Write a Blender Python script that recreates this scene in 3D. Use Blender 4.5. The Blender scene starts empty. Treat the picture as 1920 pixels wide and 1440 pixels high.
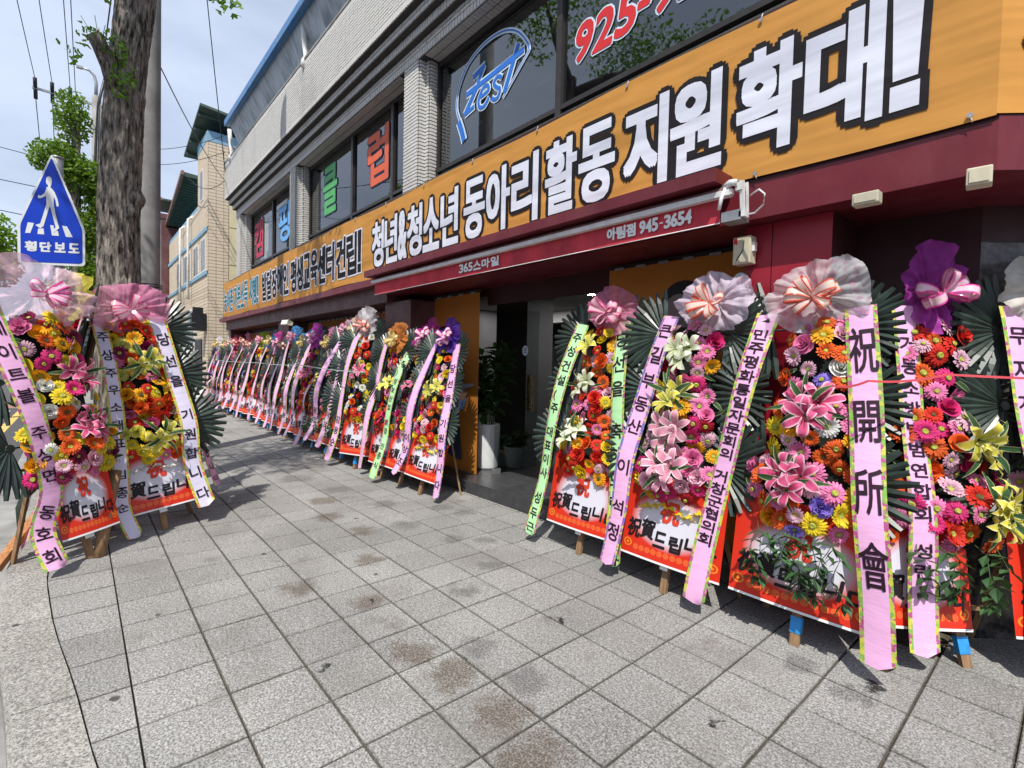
import bpy, math, random
from mathutils import Matrix, Vector, noise as mn
R = math.radians
rnd = random.Random(7)
scene = bpy.context.scene
COL = scene.collection

# ------------------------------------------------------------------ camera
cam_d = bpy.data.cameras.new('camera')
cam = bpy.data.objects.new('camera', cam_d)
COL.objects.link(cam)
cam_d.sensor_width = 36.0
cam_d.lens = 17.625
cam_d.clip_start = 0.05
cam_d.clip_end = 3000
_r = (0.65477, 0.75551, 0.02190)
_d = (0.04104, -0.00661, -0.99914)
_f = (-0.75471, 0.65511, -0.03534)
cam.matrix_world = Matrix(((_r[0], -_d[0], -_f[0], 0), (_r[1], -_d[1], -_f[1], 0),
                           (_r[2], -_d[2], -_f[2], 1.5638), (0, 0, 0, 1)))
scene.camera = cam

# ------------------------------------------------------------------ sky, sun, exposure
SUN_EL, SUN_AZ = 56.0, 138.0
world = bpy.data.worlds.new('World')
scene.world = world
world.use_nodes = True
wt = world.node_tree
for n in list(wt.nodes):
    wt.nodes.remove(n)
wo = wt.nodes.new('ShaderNodeOutputWorld')
bg = wt.nodes.new('ShaderNodeBackground')
sky = wt.nodes.new('ShaderNodeTexSky')
sky.sky_type = 'NISHITA'
sky.sun_disc = False
sky.sun_elevation = R(SUN_EL)
sky.sun_rotation = R(SUN_AZ)
sky.air_density = 1.2
sky.dust_density = 2.0
sky.ozone_density = 1.5
tc = wt.nodes.new('ShaderNodeTexCoord')
mp = wt.nodes.new('ShaderNodeMapping')
mp.inputs['Scale'].default_value = (1.0, 1.0, 2.6)
wt.links.new(tc.outputs['Generated'], mp.inputs['Vector'])
cn = wt.nodes.new('ShaderNodeTexNoise')
cn.inputs['Scale'].default_value = 2.2
cn.inputs['Detail'].default_value = 7
cn.inputs['Roughness'].default_value = 0.55
wt.links.new(mp.outputs['Vector'], cn.inputs['Vector'])
cr = wt.nodes.new('ShaderNodeMapRange')
cr.inputs['From Min'].default_value = 0.36
cr.inputs['From Max'].default_value = 0.66
cr.inputs['To Min'].default_value = 0.58
cr.inputs['To Max'].default_value = 0.95
wt.links.new(cn.outputs['Fac'], cr.inputs['Value'])
cm = wt.nodes.new('ShaderNodeMix')
cm.data_type = 'RGBA'
wt.links.new(cr.outputs['Result'], cm.inputs['Factor'])
wt.links.new(sky.outputs['Color'], cm.inputs[6])
cm.inputs[7].default_value = (6.7, 7.6, 9.5, 1)
wt.links.new(cm.outputs[2], bg.inputs['Color'])
bg.inputs['Strength'].default_value = 0.10
wt.links.new(bg.outputs['Background'], wo.inputs['Surface'])

sun_d = bpy.data.lights.new('sun', 'SUN')
sun_d.energy = 4.6
sun_d.angle = R(0.55)
sun_d.color = (1.0, 0.955, 0.88)
sun = bpy.data.objects.new('sun', sun_d)
COL.objects.link(sun)
sun.rotation_euler = Vector((-0.45, 0.50, -1.0)).to_track_quat('-Z', 'Y').to_euler()
sun.location = (0, 0, 30)

scene.view_settings.view_transform = 'Standard'
scene.view_settings.look = 'None'
scene.view_settings.gamma = 1
scene.view_settings.use_curve_mapping = False
scene.view_settings.exposure = 0.25
scene.render.engine = 'CYCLES'
scene.cycles.max_bounces = 7
scene.cycles.diffuse_bounces = 3
scene.cycles.transparent_max_bounces = 12
scene.cycles.transmission_bounces = 4
scene.cycles.glossy_bounces = 3
scene.cycles.caustics_reflective = False
scene.cycles.caustics_refractive = False

# ------------------------------------------------------------------ helpers
def tag(o, label=None, cat=None, group=None, kind=None):
    if label: o['label'] = label
    if cat: o['category'] = cat
    if group: o['group'] = group
    if kind: o['kind'] = kind
    return o

def link(name, data, parent=None, M=None):
    o = bpy.data.objects.new(name, data)
    COL.objects.link(o)
    if parent is not None:
        o.parent = parent
    if M is not None:
        o.matrix_local = M
    return o

def empty(name, loc=(0, 0, 0), rot=(0, 0, 0), label=None, cat=None, group=None, kind=None):
    o = bpy.data.objects.new(name, None)
    o.empty_display_size = 0.1
    COL.objects.link(o)
    o.location = loc
    o.rotation_euler = rot
    return tag(o, label, cat, group, kind)

class MB:
    """collects faces of one mesh"""
    def __init__(s):
        s.v = []; s.f = []; s.m = []; s.uv = []; s.sm = []
    def face(s, idx, m=0, uv=None, sm=False):
        s.f.append(tuple(idx)); s.m.append(m); s.uv.append(uv); s.sm.append(sm)
    def poly(s, pts, m=0, uv=None, sm=False):
        b = len(s.v)
        s.v += [tuple(p) for p in pts]
        s.face(range(b, b + len(pts)), m, uv, sm)
    def box(s, x0, x1, y0, y1, z0, z1, m=0, skip=''):
        b = len(s.v)
        s.v += [(x, y, z) for z in (z0, z1) for y in (y0, y1) for x in (x0, x1)]
        q = {'b': (0, 2, 3, 1), 't': (4, 5, 7, 6), 'f': (0, 1, 5, 4), 'k': (2, 6, 7, 3), 'l': (0, 4, 6, 2), 'r': (1, 3, 7, 5)}
        for k, i in q.items():
            if k not in skip:
                s.face([b + j for j in i], m)
    def bar(s, p0, p1, w, h=None, m=0, up=(0, 0, 1)):
        """square bar from p0 to p1"""
        h = h or w
        p0 = Vector(p0); p1 = Vector(p1); d = (p1 - p0).normalized()
        u = Vector(up)
        if abs(d.dot(u)) > 0.95: u = Vector((0, 1, 0))
        a = d.cross(u).normalized(); c = a.cross(d).normalized()
        b = len(s.v)
        for p in (p0, p1):
            for sx, sy in ((-1, -1), (1, -1), (1, 1), (-1, 1)):
                s.v.append(tuple(p + a * (sx * w / 2) + c * (sy * h / 2)))
        for i in range(4):
            j = (i + 1) % 4
            s.face((b + i, b + j, b + 4 + j, b + 4 + i), m)
        s.face((b + 3, b + 2, b + 1, b), m); s.face((b + 4, b + 5, b + 6, b + 7), m)
    def tube(s, pts, rad, n=8, m=0, cap=True, sm=True):
        pts = [Vector(p) for p in pts]
        if not isinstance(rad, (list, tuple)): rad = [rad] * len(pts)
        b = len(s.v); ref = None
        for i, p in enumerate(pts):
            d = (pts[min(i + 1, len(pts) - 1)] - pts[max(i - 1, 0)]).normalized()
            if ref is None:
                ref = Vector((0, 0, 1)) if abs(d.z) < 0.9 else Vector((1, 0, 0))
            a = d.cross(ref).normalized(); c = d.cross(a).normalized(); ref = c.cross(d) * -1 if False else ref
            for k in range(n):
                t = 2 * math.pi * k / n
                s.v.append(tuple(p + (a * math.cos(t) + c * math.sin(t)) * rad[i]))
        for i in range(len(pts) - 1):
            for k in range(n):
                k2 = (k + 1) % n
                s.face((b + i * n + k, b + i * n + k2, b + (i + 1) * n + k2, b + (i + 1) * n + k), m, None, sm)
        if cap:
            s.face([b + k for k in range(n)][::-1], m)
            e = b + (len(pts) - 1) * n
            s.face([e + k for k in range(n)], m)
    def add(s, o, M=None, m=0):
        b = len(s.v)
        s.v += [tuple(M @ Vector(v)) for v in o.v] if M is not None else list(o.v)
        for f, mm, uv, sm in zip(o.f, o.m, o.uv, o.sm):
            s.face([b + i for i in f], mm + m, uv, sm)
    def mesh(s, name, mats):
        me = bpy.data.meshes.new(name)
        me.from_pydata(s.v, [], s.f)
        for mt in mats: me.materials.append(mt)
        me.polygons.foreach_set('material_index', s.m)
        me.polygons.foreach_set('use_smooth', s.sm)
        if any(u is not None for u in s.uv):
            l = me.uv_layers.new(name='UVMap')
            flat = []
            for f, u in zip(s.f, s.uv):
                if u is None: flat += [0.0, 0.0] * len(f)
                else:
                    for c in u: flat += [c[0], c[1]]
            l.data.foreach_set('uv', flat)
        me.update()
        return me
    def build(s, name, mats, parent=None, M=None):
        if not isinstance(mats, (list, tuple)): mats = [mats]
        return link(name, s.mesh(name, mats), parent, M)

# ------------------------------------------------------------------ materials
class NT:
    def __init__(s, name):
        s.mat = bpy.data.materials.new(name); s.mat.use_nodes = True
        s.t = s.mat.node_tree
        s.p = s.t.nodes['Principled BSDF']; s.out = s.t.nodes['Material Output']
    def n(s, kind, **kw):
        nd = s.t.nodes.new(kind)
        for k, v in kw.items():
            if k in nd.inputs: nd.inputs[k].default_value = v
            else: setattr(nd, k, v)
        return nd
    def l(s, a, b): s.t.links.new(a, b)
    def setin(s, sock, v):
        if isinstance(v, bpy.types.NodeSocket): s.l(v, sock)
        else: sock.default_value = v
    def obj(s): return s.n('ShaderNodeTexCoord').outputs['Object']
    def pos(s): return s.n('ShaderNodeNewGeometry').outputs['Position']
    def noise(s, vec, scale, detail=3, rough=0.5, scl=None):
        nn = s.n('ShaderNodeTexNoise'); nn.inputs['Scale'].default_value = scale
        nn.inputs['Detail'].default_value = detail; nn.inputs['Roughness'].default_value = rough
        if scl:
            m_ = s.n('ShaderNodeMapping'); m_.inputs['Scale'].default_value = scl
            s.l(vec, m_.inputs['Vector']); vec = m_.outputs['Vector']
        s.l(vec, nn.inputs['Vector']); return nn.outputs['Fac']
    def rng(s, v, a, b, c=0.0, d=1.0):
        m_ = s.n('ShaderNodeMapRange'); s.l(v, m_.inputs['Value'])
        for k, x in zip(('From Min', 'From Max', 'To Min', 'To Max'), (a, b, c, d)): m_.inputs[k].default_value = x
        return m_.outputs['Result']
    def mix(s, f, a, b, mode='MIX'):
        m_ = s.n('ShaderNodeMix'); m_.data_type = 'RGBA'; m_.blend_type = mode
        s.setin(m_.inputs['Factor'], f)
        for i, c in ((6, a), (7, b)):
            s.setin(m_.inputs[i], c if isinstance(c, bpy.types.NodeSocket) else (*c[:3], 1))
        return m_.outputs[2]
    def math(s, op, a, b=0.0, clamp=False):
        m_ = s.n('ShaderNodeMath'); m_.operation = op; m_.use_clamp = clamp
        s.setin(m_.inputs[0], a); s.setin(m_.inputs[1], b); return m_.outputs[0]
    def col(s, c): s.setin(s.p.inputs['Base Color'], c if isinstance(c, bpy.types.NodeSocket) else (*c, 1))
    def rough(s, v): s.setin(s.p.inputs['Roughness'], v)
    def spec(s, v): s.p.inputs['Specular IOR Level'].default_value = v
    def bump(s, h, strength=0.4, dist=0.01):
        b = s.n('ShaderNodeBump'); b.inputs['Strength'].default_value = strength; b.inputs['Distance'].default_value = dist
        s.l(h, b.inputs['Height']); s.l(b.outputs['Normal'], s.p.inputs['Normal'])
    def uv(s):
        sp = s.n('ShaderNodeSeparateXYZ'); s.l(s.n('ShaderNodeTexCoord').outputs['UV'], sp.inputs[0]); return sp.outputs
    def rand(s): return s.n('ShaderNodeObjectInfo').outputs['Random']

def simple(name, c, rough=0.6, var=0.14, scale=6, bump=0.0, bscale=60, spec=0.4, metal=0.0, rnd_v=0.0, world_=False, dirt=None):
    t = NT(name); v = t.pos() if world_ else t.obj()
    f = t.rng(t.noise(v, scale, 4, 0.6), 0.3, 0.7)
    lo = [x * (1 - var) for x in c]; hi = [min(1, x * (1 + var)) for x in c]
    cc = t.mix(f, lo, hi)
    if rnd_v:
        k = t.rng(t.rand(), 0, 1, 1 - rnd_v, 1 + rnd_v)
        mm = t.n('ShaderNodeVectorMath'); mm.operation = 'SCALE'
        t.l(cc, mm.inputs[0]); t.l(k, mm.inputs['Scale']); cc = mm.outputs[0]
    if dirt:
        g = t.rng(t.noise(v, dirt[1], 6, 0.65, (1, 1, 0.35)), 0.45, 0.75, 0, dirt[2])
        cc = t.mix(g, cc, dirt[0])
    t.col(cc); t.spec(spec); t.p.inputs['Metallic'].default_value = metal
    t.rough(t.rng(t.noise(v, scale * 3, 2), 0.3, 0.7, max(0, rough - 0.07), min(1, rough + 0.07)))
    if bump: t.bump(t.noise(v, bscale, 4, 0.6), bump, 0.01)
    return t.mat

M = {}
# granite paving: salt and pepper grain, worn stains, chewing gum
STAINS = [(-2.355,1.342,.14,1),(-2.046,1.426,.14,1),(-1.669,1.428,.14,1),(-3.03,1.44,.13,1),(-2.15,1.676,.11,0),(-1.389,1.361,.15,1),(-1.785,1.681,.12,0),(-4.3,3.1,.13,0),(-3.7,2.55,.12,0),(-3.02,2.44,.10,0),(-3.5,2.75,.12,0),(-4.3,2.4,.15,0),(-5.1,2.6,.16,0),(-5.0,1.9,.16,1),(-3.7,1.75,.13,1),(-4.6,3.0,.13,0),(-3.5,1.15,.13,1),(-.958,2.92,.10,0),(-.7,2.85,.10,0),(-2.8,2.0,.11,0),(-6.0,2.4,.2,0),(-6.9,2.2,.25,0),(-5.6,2.1,.18,1),(-4.4,2.0,.14,1),(-2.522,.943,.032,2),(-3.387,1.675,.035,2),(-1.038,2.122,.026,2),(-2.11,2.271,.035,2),(-2.147,1.546,.02,2),(-.641,2.995,.05,2),(-3.02,1.45,.028,2)]
def granite(name, base, stain=1.0, grain=1.0):
    t = NT(name); p = t.pos()
    g1 = t.noise(p, 105, 2, 0.75); g2 = t.noise(p, 48, 3, 0.7)
    sp = t.rng(g1, 0.38, 0.62, 0.50, 1.42)
    sp2 = t.rng(g2, 0.36, 0.64, 0.80, 1.20)
    k = t.math('MULTIPLY', sp, sp2)
    per = t.rng(t.rand(), 0, 1, 0.90, 1.08)
    k = t.math('MULTIPLY', k, per)
    b = t.noise(p, 0.9, 4, 0.6)
    k = t.math('MULTIPLY', k, t.rng(b, 0.3, 0.7, 0.80, 1.14))
    mm = t.n('ShaderNodeVectorMath'); mm.operation = 'SCALE'; mm.inputs[0].default_value = base
    t.l(k, mm.inputs['Scale']); c = mm.outputs[0]
    s1 = t.noise(p, 3.1, 5, 0.62); s2 = t.noise(p, 70, 3, 0.7)
    f = t.rng(s1, 0.60, 0.74, 0, 0.75 * stain)
    f = t.math('MULTIPLY', f, t.rng(s2, 0.38, 0.6, 0.35, 1.0), True)
    c = t.mix(f, c, (0.10, 0.085, 0.068))
    s4 = t.noise(p, 1.35, 4, 0.55)
    c = t.mix(t.rng(s4, 0.54, 0.74, 0, 0.55 * stain), c, (0.135, 0.122, 0.105))
    vo = t.n('ShaderNodeTexVoronoi'); vo.inputs['Scale'].default_value = 2.1; vo.inputs['Randomness'].default_value = 1
    t.l(p, vo.inputs['Vector'])
    wob = t.math('ADD', vo.outputs['Distance'], t.rng(t.noise(p, 26, 2), 0, 1, -0.045, 0.045))
    gum = t.rng(wob, 0.042, 0.060, 0.85, 0.0)
    c = t.mix(gum, c, (0.035, 0.032, 0.03))
    wv = t.n('ShaderNodeVectorMath'); wv.operation = 'ADD'
    nn = t.n('ShaderNodeTexNoise'); nn.inputs['Scale'].default_value = 9; nn.inputs['Detail'].default_value = 4; t.l(p, nn.inputs['Vector'])
    w2 = t.n('ShaderNodeVectorMath'); w2.operation = 'SCALE'; w2.inputs['Scale'].default_value = 0.26; t.l(nn.outputs['Color'], w2.inputs[0])
    t.l(p, wv.inputs[0]); t.l(w2.outputs[0], wv.inputs[1])
    def spot(x, y, r, cl, k):
        d = t.n('ShaderNodeVectorMath'); d.operation = 'DISTANCE'; t.l(wv.outputs[0], d.inputs[0]); d.inputs[1].default_value = (x + .13, y + .13, .13)
        return t.mix(t.math('MULTIPLY', t.rng(d.outputs['Value'], r * .55, r * 1.15, k, 0), t.rng(g1, 0.42, 0.62, 1.0, 0.45), True), c, cl)
    if stain >= 1:
        for (x, y, r, b_) in STAINS:
            c = spot(x, y, r, (0.085, 0.062, 0.042) if b_ == 1 else ((0.075, 0.075, 0.075) if b_ == 0 else (0.02, 0.02, 0.02)), (.85, .85, 1.5)[b_ if b_ < 3 else 2] if b_ != 0 else .7)
    if stain >= 1:
        sp_ = t.n('ShaderNodeSeparateXYZ'); t.l(p, sp_.inputs[0])
        ex = t.math('ABSOLUTE', t.math('SUBTRACT', t.math('FRACT', t.math('DIVIDE', t.math('ADD', sp_.outputs[0], 1.888 + 35), .35)), .5))
        ey = t.math('ABSOLUTE', t.math('SUBTRACT', t.math('FRACT', t.math('DIVIDE', t.math('ADD', sp_.outputs[1], -.882 + 33.54), .3354)), .5))
        em_ = t.math('MAXIMUM', ex, t.math('MULTIPLY', ey, t.rng(sp_.outputs[1], .80, .82)))
        edge = t.math('MULTIPLY', t.rng(em_, .462, .492, 0, .65), t.rng(s1, .30, .60, .35, 1.0), True)
        c = t.mix(edge, c, (0.075, 0.066, 0.052))
    t.col(c); t.rough(0.86); t.spec(0.25)
    t.bump(t.math('ADD', g1, g2), 0.5, 0.005)
    return t.mat
M['granite'] = granite('granite_paving', (0.262, 0.257, 0.246))
M['kerb'] = granite('granite_kerb', (0.29, 0.28, 0.255), 0.5)
M['joint'] = simple('joint_sand', (0.10, 0.086, 0.062), 0.95, 0.4, 30, 0.4, 200, 0.1, world_=True)
M['asphalt'] = simple('asphalt', (0.085, 0.085, 0.088), 0.92, 0.25, 40, 0.5, 240, 0.2, world_=True)
M['yellow_paint'] = simple('yellow_road_paint', (0.62, 0.42, 0.12), 0.8, 0.2, 20, world_=True)
M['white_paint'] = simple('white_road_paint', (0.7, 0.7, 0.68), 0.8, 0.15, 14, world_=True)
M['red_paving'] = simple('red_paving', (0.30, 0.15, 0.12), 0.9, 0.25, 20, world_=True)
M['soil'] = simple('soil', (0.08, 0.06, 0.04), 1.0, 0.3, 20, 0.5, 90, 0.1)
# white-grey brick
def brickm(name, c, dirt):
    t = NT(name); p = t.pos()
    k = t.rng(t.noise(p, 11, 3, 0.6, (1.2, 1.2, 3.5)), 0.25, 0.75, 0.90, 1.06)
    mm = t.n('ShaderNodeVectorMath'); mm.operation = 'SCALE'; mm.inputs[0].default_value = c
    t.l(k, mm.inputs['Scale'])
    d = t.rng(t.noise(p, 1.6, 6, 0.66, (1, 1, 0.4)), 0.5, 0.75, 0, 0.55)
    t.col(t.mix(d, mm.outputs[0], dirt)); t.rough(0.75); t.spec(0.3)
    t.bump(t.noise(p, 90, 3), 0.35, 0.006)
    return t.mat
M['brick'] = brickm('pale_brick', (0.62, 0.61, 0.59), (0.34, 0.32, 0.30))
M['mortar'] = simple('mortar', (0.085, 0.083, 0.08), 0.95, 0.2, 20, 0.3, 90, 0.1, world_=True)
M['cream_tile'] = brickm('cream_tile', (0.64, 0.54, 0.41), (0.48, 0.40, 0.31))
M['cream_joint'] = simple('cream_joint', (0.26, 0.20, 0.15), 0.95, 0.2, 20, world_=True)
M['stucco'] = simple('yellow_stucco', (0.62, 0.56, 0.37), 0.9, 0.1, 3, 0.2, 60, 0.1, dirt=((0.4, 0.36, 0.26), 1.2, 0.5), world_=True)
M['grey_wall'] = simple('grey_plaster', (0.42, 0.41, 0.41), 0.9, 0.12, 0.7, 0.1, 30, 0.1, dirt=((0.2, 0.2, 0.2), 0.6, 0.6), world_=True)
M['concrete'] = simple('pole_concrete', (0.27, 0.265, 0.255), 0.9, 0.22, 3, 0.3, 60, 0.2, dirt=((0.13, 0.125, 0.12), 2.5, 0.8))
M['maroon'] = simple('maroon_paint', (0.135, 0.013, 0.021), 0.42, 0.2, 2.2, 0.05, 40, 0.4, dirt=((0.24, 0.09, 0.09), 3.0, 0.3), world_=True)
M['red_panel'] = simple('red_panel', (0.30, 0.010, 0.024), 0.42, 0.12, 1.3, 0, 40, 0.5, world_=True)
M['dark_maroon'] = simple('dark_maroon_paint', (0.045, 0.010, 0.012), 0.5, 0.2, 2, world_=True)
M['brown_maroon'] = simple('weathered_maroon', (0.115, 0.042, 0.042), 0.5, 0.25, 3, 0.1, 40, 0.4, dirt=((0.2, 0.14, 0.13), 3.5, 0.5), world_=True)
M['black'] = simple('black_metal', (0.018, 0.018, 0.02), 0.45, 0.2, 8)
M['dark_frame'] = simple('dark_window_frame', (0.032, 0.028, 0.026), 0.42, 0.2, 8)
M['white_metal'] = simple('white_metal', (0.74, 0.74, 0.73), 0.4, 0.08, 10, dirt=((0.35, 0.32, 0.28), 6, 0.5))
M['steel'] = simple('galvanised_steel', (0.36, 0.37, 0.38), 0.4, 0.12, 12, metal=0.6)
M['cream_box'] = simple('cream_plastic', (0.60, 0.56, 0.42), 0.5, 0.06, 7, dirt=((0.3, 0.24, 0.16), 5, 0.5))
M['blue_paint'] = simple('blue_gutter_paint', (0.035, 0.17, 0.40), 0.4, 0.14, 3, dirt=((0.2, 0.28, 0.36), 2, 0.3), world_=True)
M['pale_blue'] = simple('pale_blue_paint', (0.20, 0.38, 0.52), 0.6, 0.12, 3, dirt=((0.3, 0.3, 0.28), 2, 0.4), world_=True)
M['green_roof'] = simple('green_roof_sheet', (0.055, 0.095, 0.075), 0.6, 0.2, 4, world_=True)
M['brown_edge'] = simple('brown_roof_edge', (0.19, 0.09, 0.065), 0.6, 0.2, 4, world_=True)
M['dark_tile'] = simple('dark_floor_tile', (0.052, 0.052, 0.056), 0.33, 0.22, 9, rnd_v=0.12, world_=True)
M['inner_wall'] = simple('interior_wall', (0.13, 0.13, 0.14), 0.8, 0.1, 3)
M['inner_ceiling'] = simple('interior_ceiling', (0.5, 0.5, 0.5), 0.85, 0.06, 2)
M['pole_green'] = simple('dark_green_fabric', (0.03, 0.045, 0.035), 0.7, 0.3, 14)
M['wood'] = None
def woodm(name, c):
    t = NT(name); v = t.obj()
    f = t.noise(v, 9, 5, 0.6, (6, 6, 0.7))
    t.col(t.mix(t.rng(f, 0.3, 0.7), [x * 0.6 for x in c], [x * 1.25 for x in c])); t.rough(0.8); t.spec(0.2)
    t.bump(f, 0.3, 0.004); return t.mat
M['wood'] = woodm('easel_wood', (0.27, 0.165, 0.09))
M['wood_red'] = woodm('prop_wood', (0.40, 0.18, 0.075))
M['blue_tape'] = simple('blue_tape', (0.03, 0.26, 0.62), 0.35, 0.2, 20)
M['fabric_dark'] = simple('dark_mesh_backing', (0.008, 0.012, 0.008), 0.95, 0.4, 30)
# granite wall slab, dark and mottled
t = NT('polished_granite'); p = t.pos()
f = t.rng(t.noise(p, 9, 8, 0.75), 0.42, 0.62)
t.col(t.mix(f, (0.012, 0.013, 0.012), (0.14, 0.12, 0.115))); t.rough(0.25); M['slab'] = t.mat
# bark
t = NT('tree_bark'); v = t.obj()
f1 = t.noise(v, 7, 8, 0.72, (3.8, 3.8, 0.75)); f2 = t.noise(v, 1.7, 3, 0.5)
c = t.mix(t.rng(f1, 0.40, 0.60), (0.022, 0.018, 0.016), (0.36, 0.315, 0.27))
c = t.mix(t.rng(f2, 0.45, 0.7, 0, 0.3), c, (0.10, 0.095, 0.075))
t.col(c); t.rough(0.95); t.spec(0.15); t.bump(f1, 0.7, 0.04); M['bark'] = t.mat
# flat colours for lettering etc.
def flat(name, c, rough=0.6, spec=0.3):
    t = NT(name); v = t.obj()
    t.col(t.mix(t.rng(t.noise(v, 5, 3), 0.3, 0.7), [x * 0.92 for x in c], [min(1, x * 1.06) for x in c])); t.rough(rough); t.spec(spec); return t.mat
M['ink'] = flat('black_ink', (0.012, 0.008, 0.010), 0.55)
M['ink_purple'] = flat('brush_ink', (0.022, 0.006, 0.016), 0.5)
M['white_print'] = flat('white_print', (0.66, 0.68, 0.76))
M['teal_print'] = flat('teal_print', (0.015, 0.17, 0.22))
M['red_ink'] = flat('red_ink', (0.60, 0.045, 0.02))
M['white_sign'] = flat('sign_white', (0.78, 0.80, 0.80), 0.4)
M['blue_sign'] = flat('sign_blue', (0.008, 0.05, 0.52), 0.3)
M['sticker_green'] = flat('sticker_green', (0.10, 0.42, 0.14)); M['sticker_red'] = flat('sticker_coral', (0.70, 0.13, 0.06))
M['sticker_pink'] = flat('sticker_crimson', (0.50, 0.05, 0.09)); M['sticker_sky'] = flat('sticker_sky', (0.16, 0.42, 0.80))
M['sticker_blue'] = flat('sticker_blue', (0.03, 0.17, 0.62)); M['sticker_crim'] = flat('sticker_red', (0.62, 0.03, 0.035))
M['sticker_pale'] = flat('sticker_pale', (0.62, 0.74, 0.85)); M['navy'] = flat('sticker_navy', (0.02, 0.03, 0.07))
M['plate_blue'] = flat('plate_blue', (0.02, 0.04, 0.25))
# banner cloth: orange, faint wrinkles
def cloth(name, c, wr=0.30, rough=0.75, scl=(0.6, 0.6, 3.4)):
    t = NT(name); v = t.pos()
    h = t.noise(v, 2.2, 2, 0.4, scl)
    t.col(t.mix(t.rng(t.noise(v, 3, 3), 0.3, 0.7), [x * 0.93 for x in c], [x * 1.04 for x in c])); t.rough(rough); t.spec(0.2)
    t.bump(h, wr, 0.05); return t.mat
M['banner'] = cloth('orange_banner', (0.54, 0.255, 0.058))
M['white_print'] = cloth('white_print', (0.66, 0.68, 0.77)); M['banner_ink'] = cloth('banner_ink', (0.014, 0.012, 0.014)); M['teal_print'] = cloth('teal_print', (0.015, 0.17, 0.22))
M['tarp'] = cloth('orange_tarp', (0.50, 0.19, 0.032), 0.3, 0.7, (1, 1, 1.2))
M['awning'] = simple('red_awning_cloth', (0.62, 0.060, 0.085), 0.8, 0.16, 4, 0.2, 20, 0.15, dirt=((0.09, 0.03, 0.03), 1.6, 0.75), world_=True)
# leaves
def leafm(name, c, rough=0.4, trans=0.25, spec=0.5, rv=0.3):
    t = NT(name)
    rr = t.rand(); nn = t.noise(t.pos(), 14, 2)
    k = t.math('MULTIPLY', t.rng(rr, 0, 1, 1 - rv, 1 + rv), t.rng(nn, 0.3, 0.7, 0.7, 1.35))
    mm = t.n('ShaderNodeVectorMath'); mm.operation = 'SCALE'; mm.inputs[0].default_value = c
    t.l(k, mm.inputs['Scale']); t.col(mm.outputs[0]); t.rough(rough); t.spec(spec)
    if trans:
        tr = t.n('ShaderNodeBsdfTranslucent'); mx = t.n('ShaderNodeMixShader')
        m2 = t.n('ShaderNodeVectorMath'); m2.operation = 'MULTIPLY'; m2.inputs[1].default_value = (1.6, 1.7, 0.6)
        t.l(mm.outputs[0], m2.inputs[0]); t.l(m2.outputs[0], tr.inputs['Color'])
        mx.inputs[0].default_value = trans; t.l(t.p.outputs[0], mx.inputs[1]); t.l(tr.outputs[0], mx.inputs[2]); t.l(mx.outputs[0], t.out.inputs['Surface'])
    return t.mat
M['fan'] = leafm('fan_leaflet_plastic', (0.024, 0.038, 0.031), 0.34, 0, 0.45, 0.35)
M['ginkgo'] = leafm('ginkgo_leaf', (0.10, 0.20, 0.022), 0.5, 0.4, 0.3)
M['ginkgo_far'] = leafm('ginkgo_far_leaf', (0.15, 0.26, 0.03), 0.5, 0.35, 0.3)
M['vine'] = leafm('eucalyptus_leaf', (0.040, 0.095, 0.035), 0.45, 0.1, 0.4)
M['plant'] = leafm('house_plant_leaf', (0.035, 0.085, 0.02), 0.4, 0.2, 0.4)
M['stem'] = simple('green_stem', (0.05, 0.08, 0.03), 0.6)
# ------------------------------------------------------------------ writing
_G = {}
def glyph(ch):
    if ch in _G: return _G[ch]
    cu = bpy.data.curves.new('g', 'FONT'); cu.body = ch; cu.size = 1; cu.resolution_u = 3; cu.fill_mode = 'FRONT'
    o = bpy.data.objects.new('g', cu); COL.objects.link(o)
    dg = bpy.context.evaluated_depsgraph_get(); me = bpy.data.meshes.new_from_object(o.evaluated_get(dg))
    vs = [(v.co.x, v.co.y) for v in me.vertices]; fs = [tuple(p.vertices) for p in me.polygons]
    bpy.data.objects.remove(o); bpy.data.curves.remove(cu); bpy.data.meshes.remove(me)
    _G[ch] = (vs, fs); return _G[ch]
def put_glyph(mb, ch, x, y, w, h, mapf, bold=0.0, m=0, layer=0.0, n=8, em=False, slant=0.0):
    """glyph ink box is fitted to the cell x..x+w, y..y+h; mapf(x, y, height) -> point"""
    vs, fs = glyph(ch)
    if not vs: return
    x0 = min(v[0] for v in vs); x1 = max(v[0] for v in vs); y0 = min(v[1] for v in vs); y1 = max(v[1] for v in vs)
    if em: x0, x1, y0, y1 = 0.02, 0.90, -0.09, 0.85
    sx = w / max(1e-4, x1 - x0); sy = h / max(1e-4, y1 - y0)
    offs = [(0, 0)]
    if bold > 0:
        offs += [(bold * math.cos(2 * math.pi * k / n), bold * math.sin(2 * math.pi * k / n)) for k in range(n)] if n > 0 else [(bold * i_, bold * j_) for i_ in (-1, 0, 1) for j_ in (-1, 0, 1) if i_ or j_]
    for i, (ox, oy) in enumerate(offs):
        b = len(mb.v)
        for vx, vy in vs:
            yy = (vy - y0) * sy + oy
            mb.v.append(tuple(mapf(x + (vx - x0) * sx + ox + slant * yy, y + yy, layer + i * 0.00003)))
        for f in fs: mb.face([b + k for k in f], m)
def planar(O, U, V, N):
    O = Vector(O); U = Vector(U); V = Vector(V); N = Vector(N)
    return lambda x, y, d: O + U * x + V * y + N * d

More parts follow.
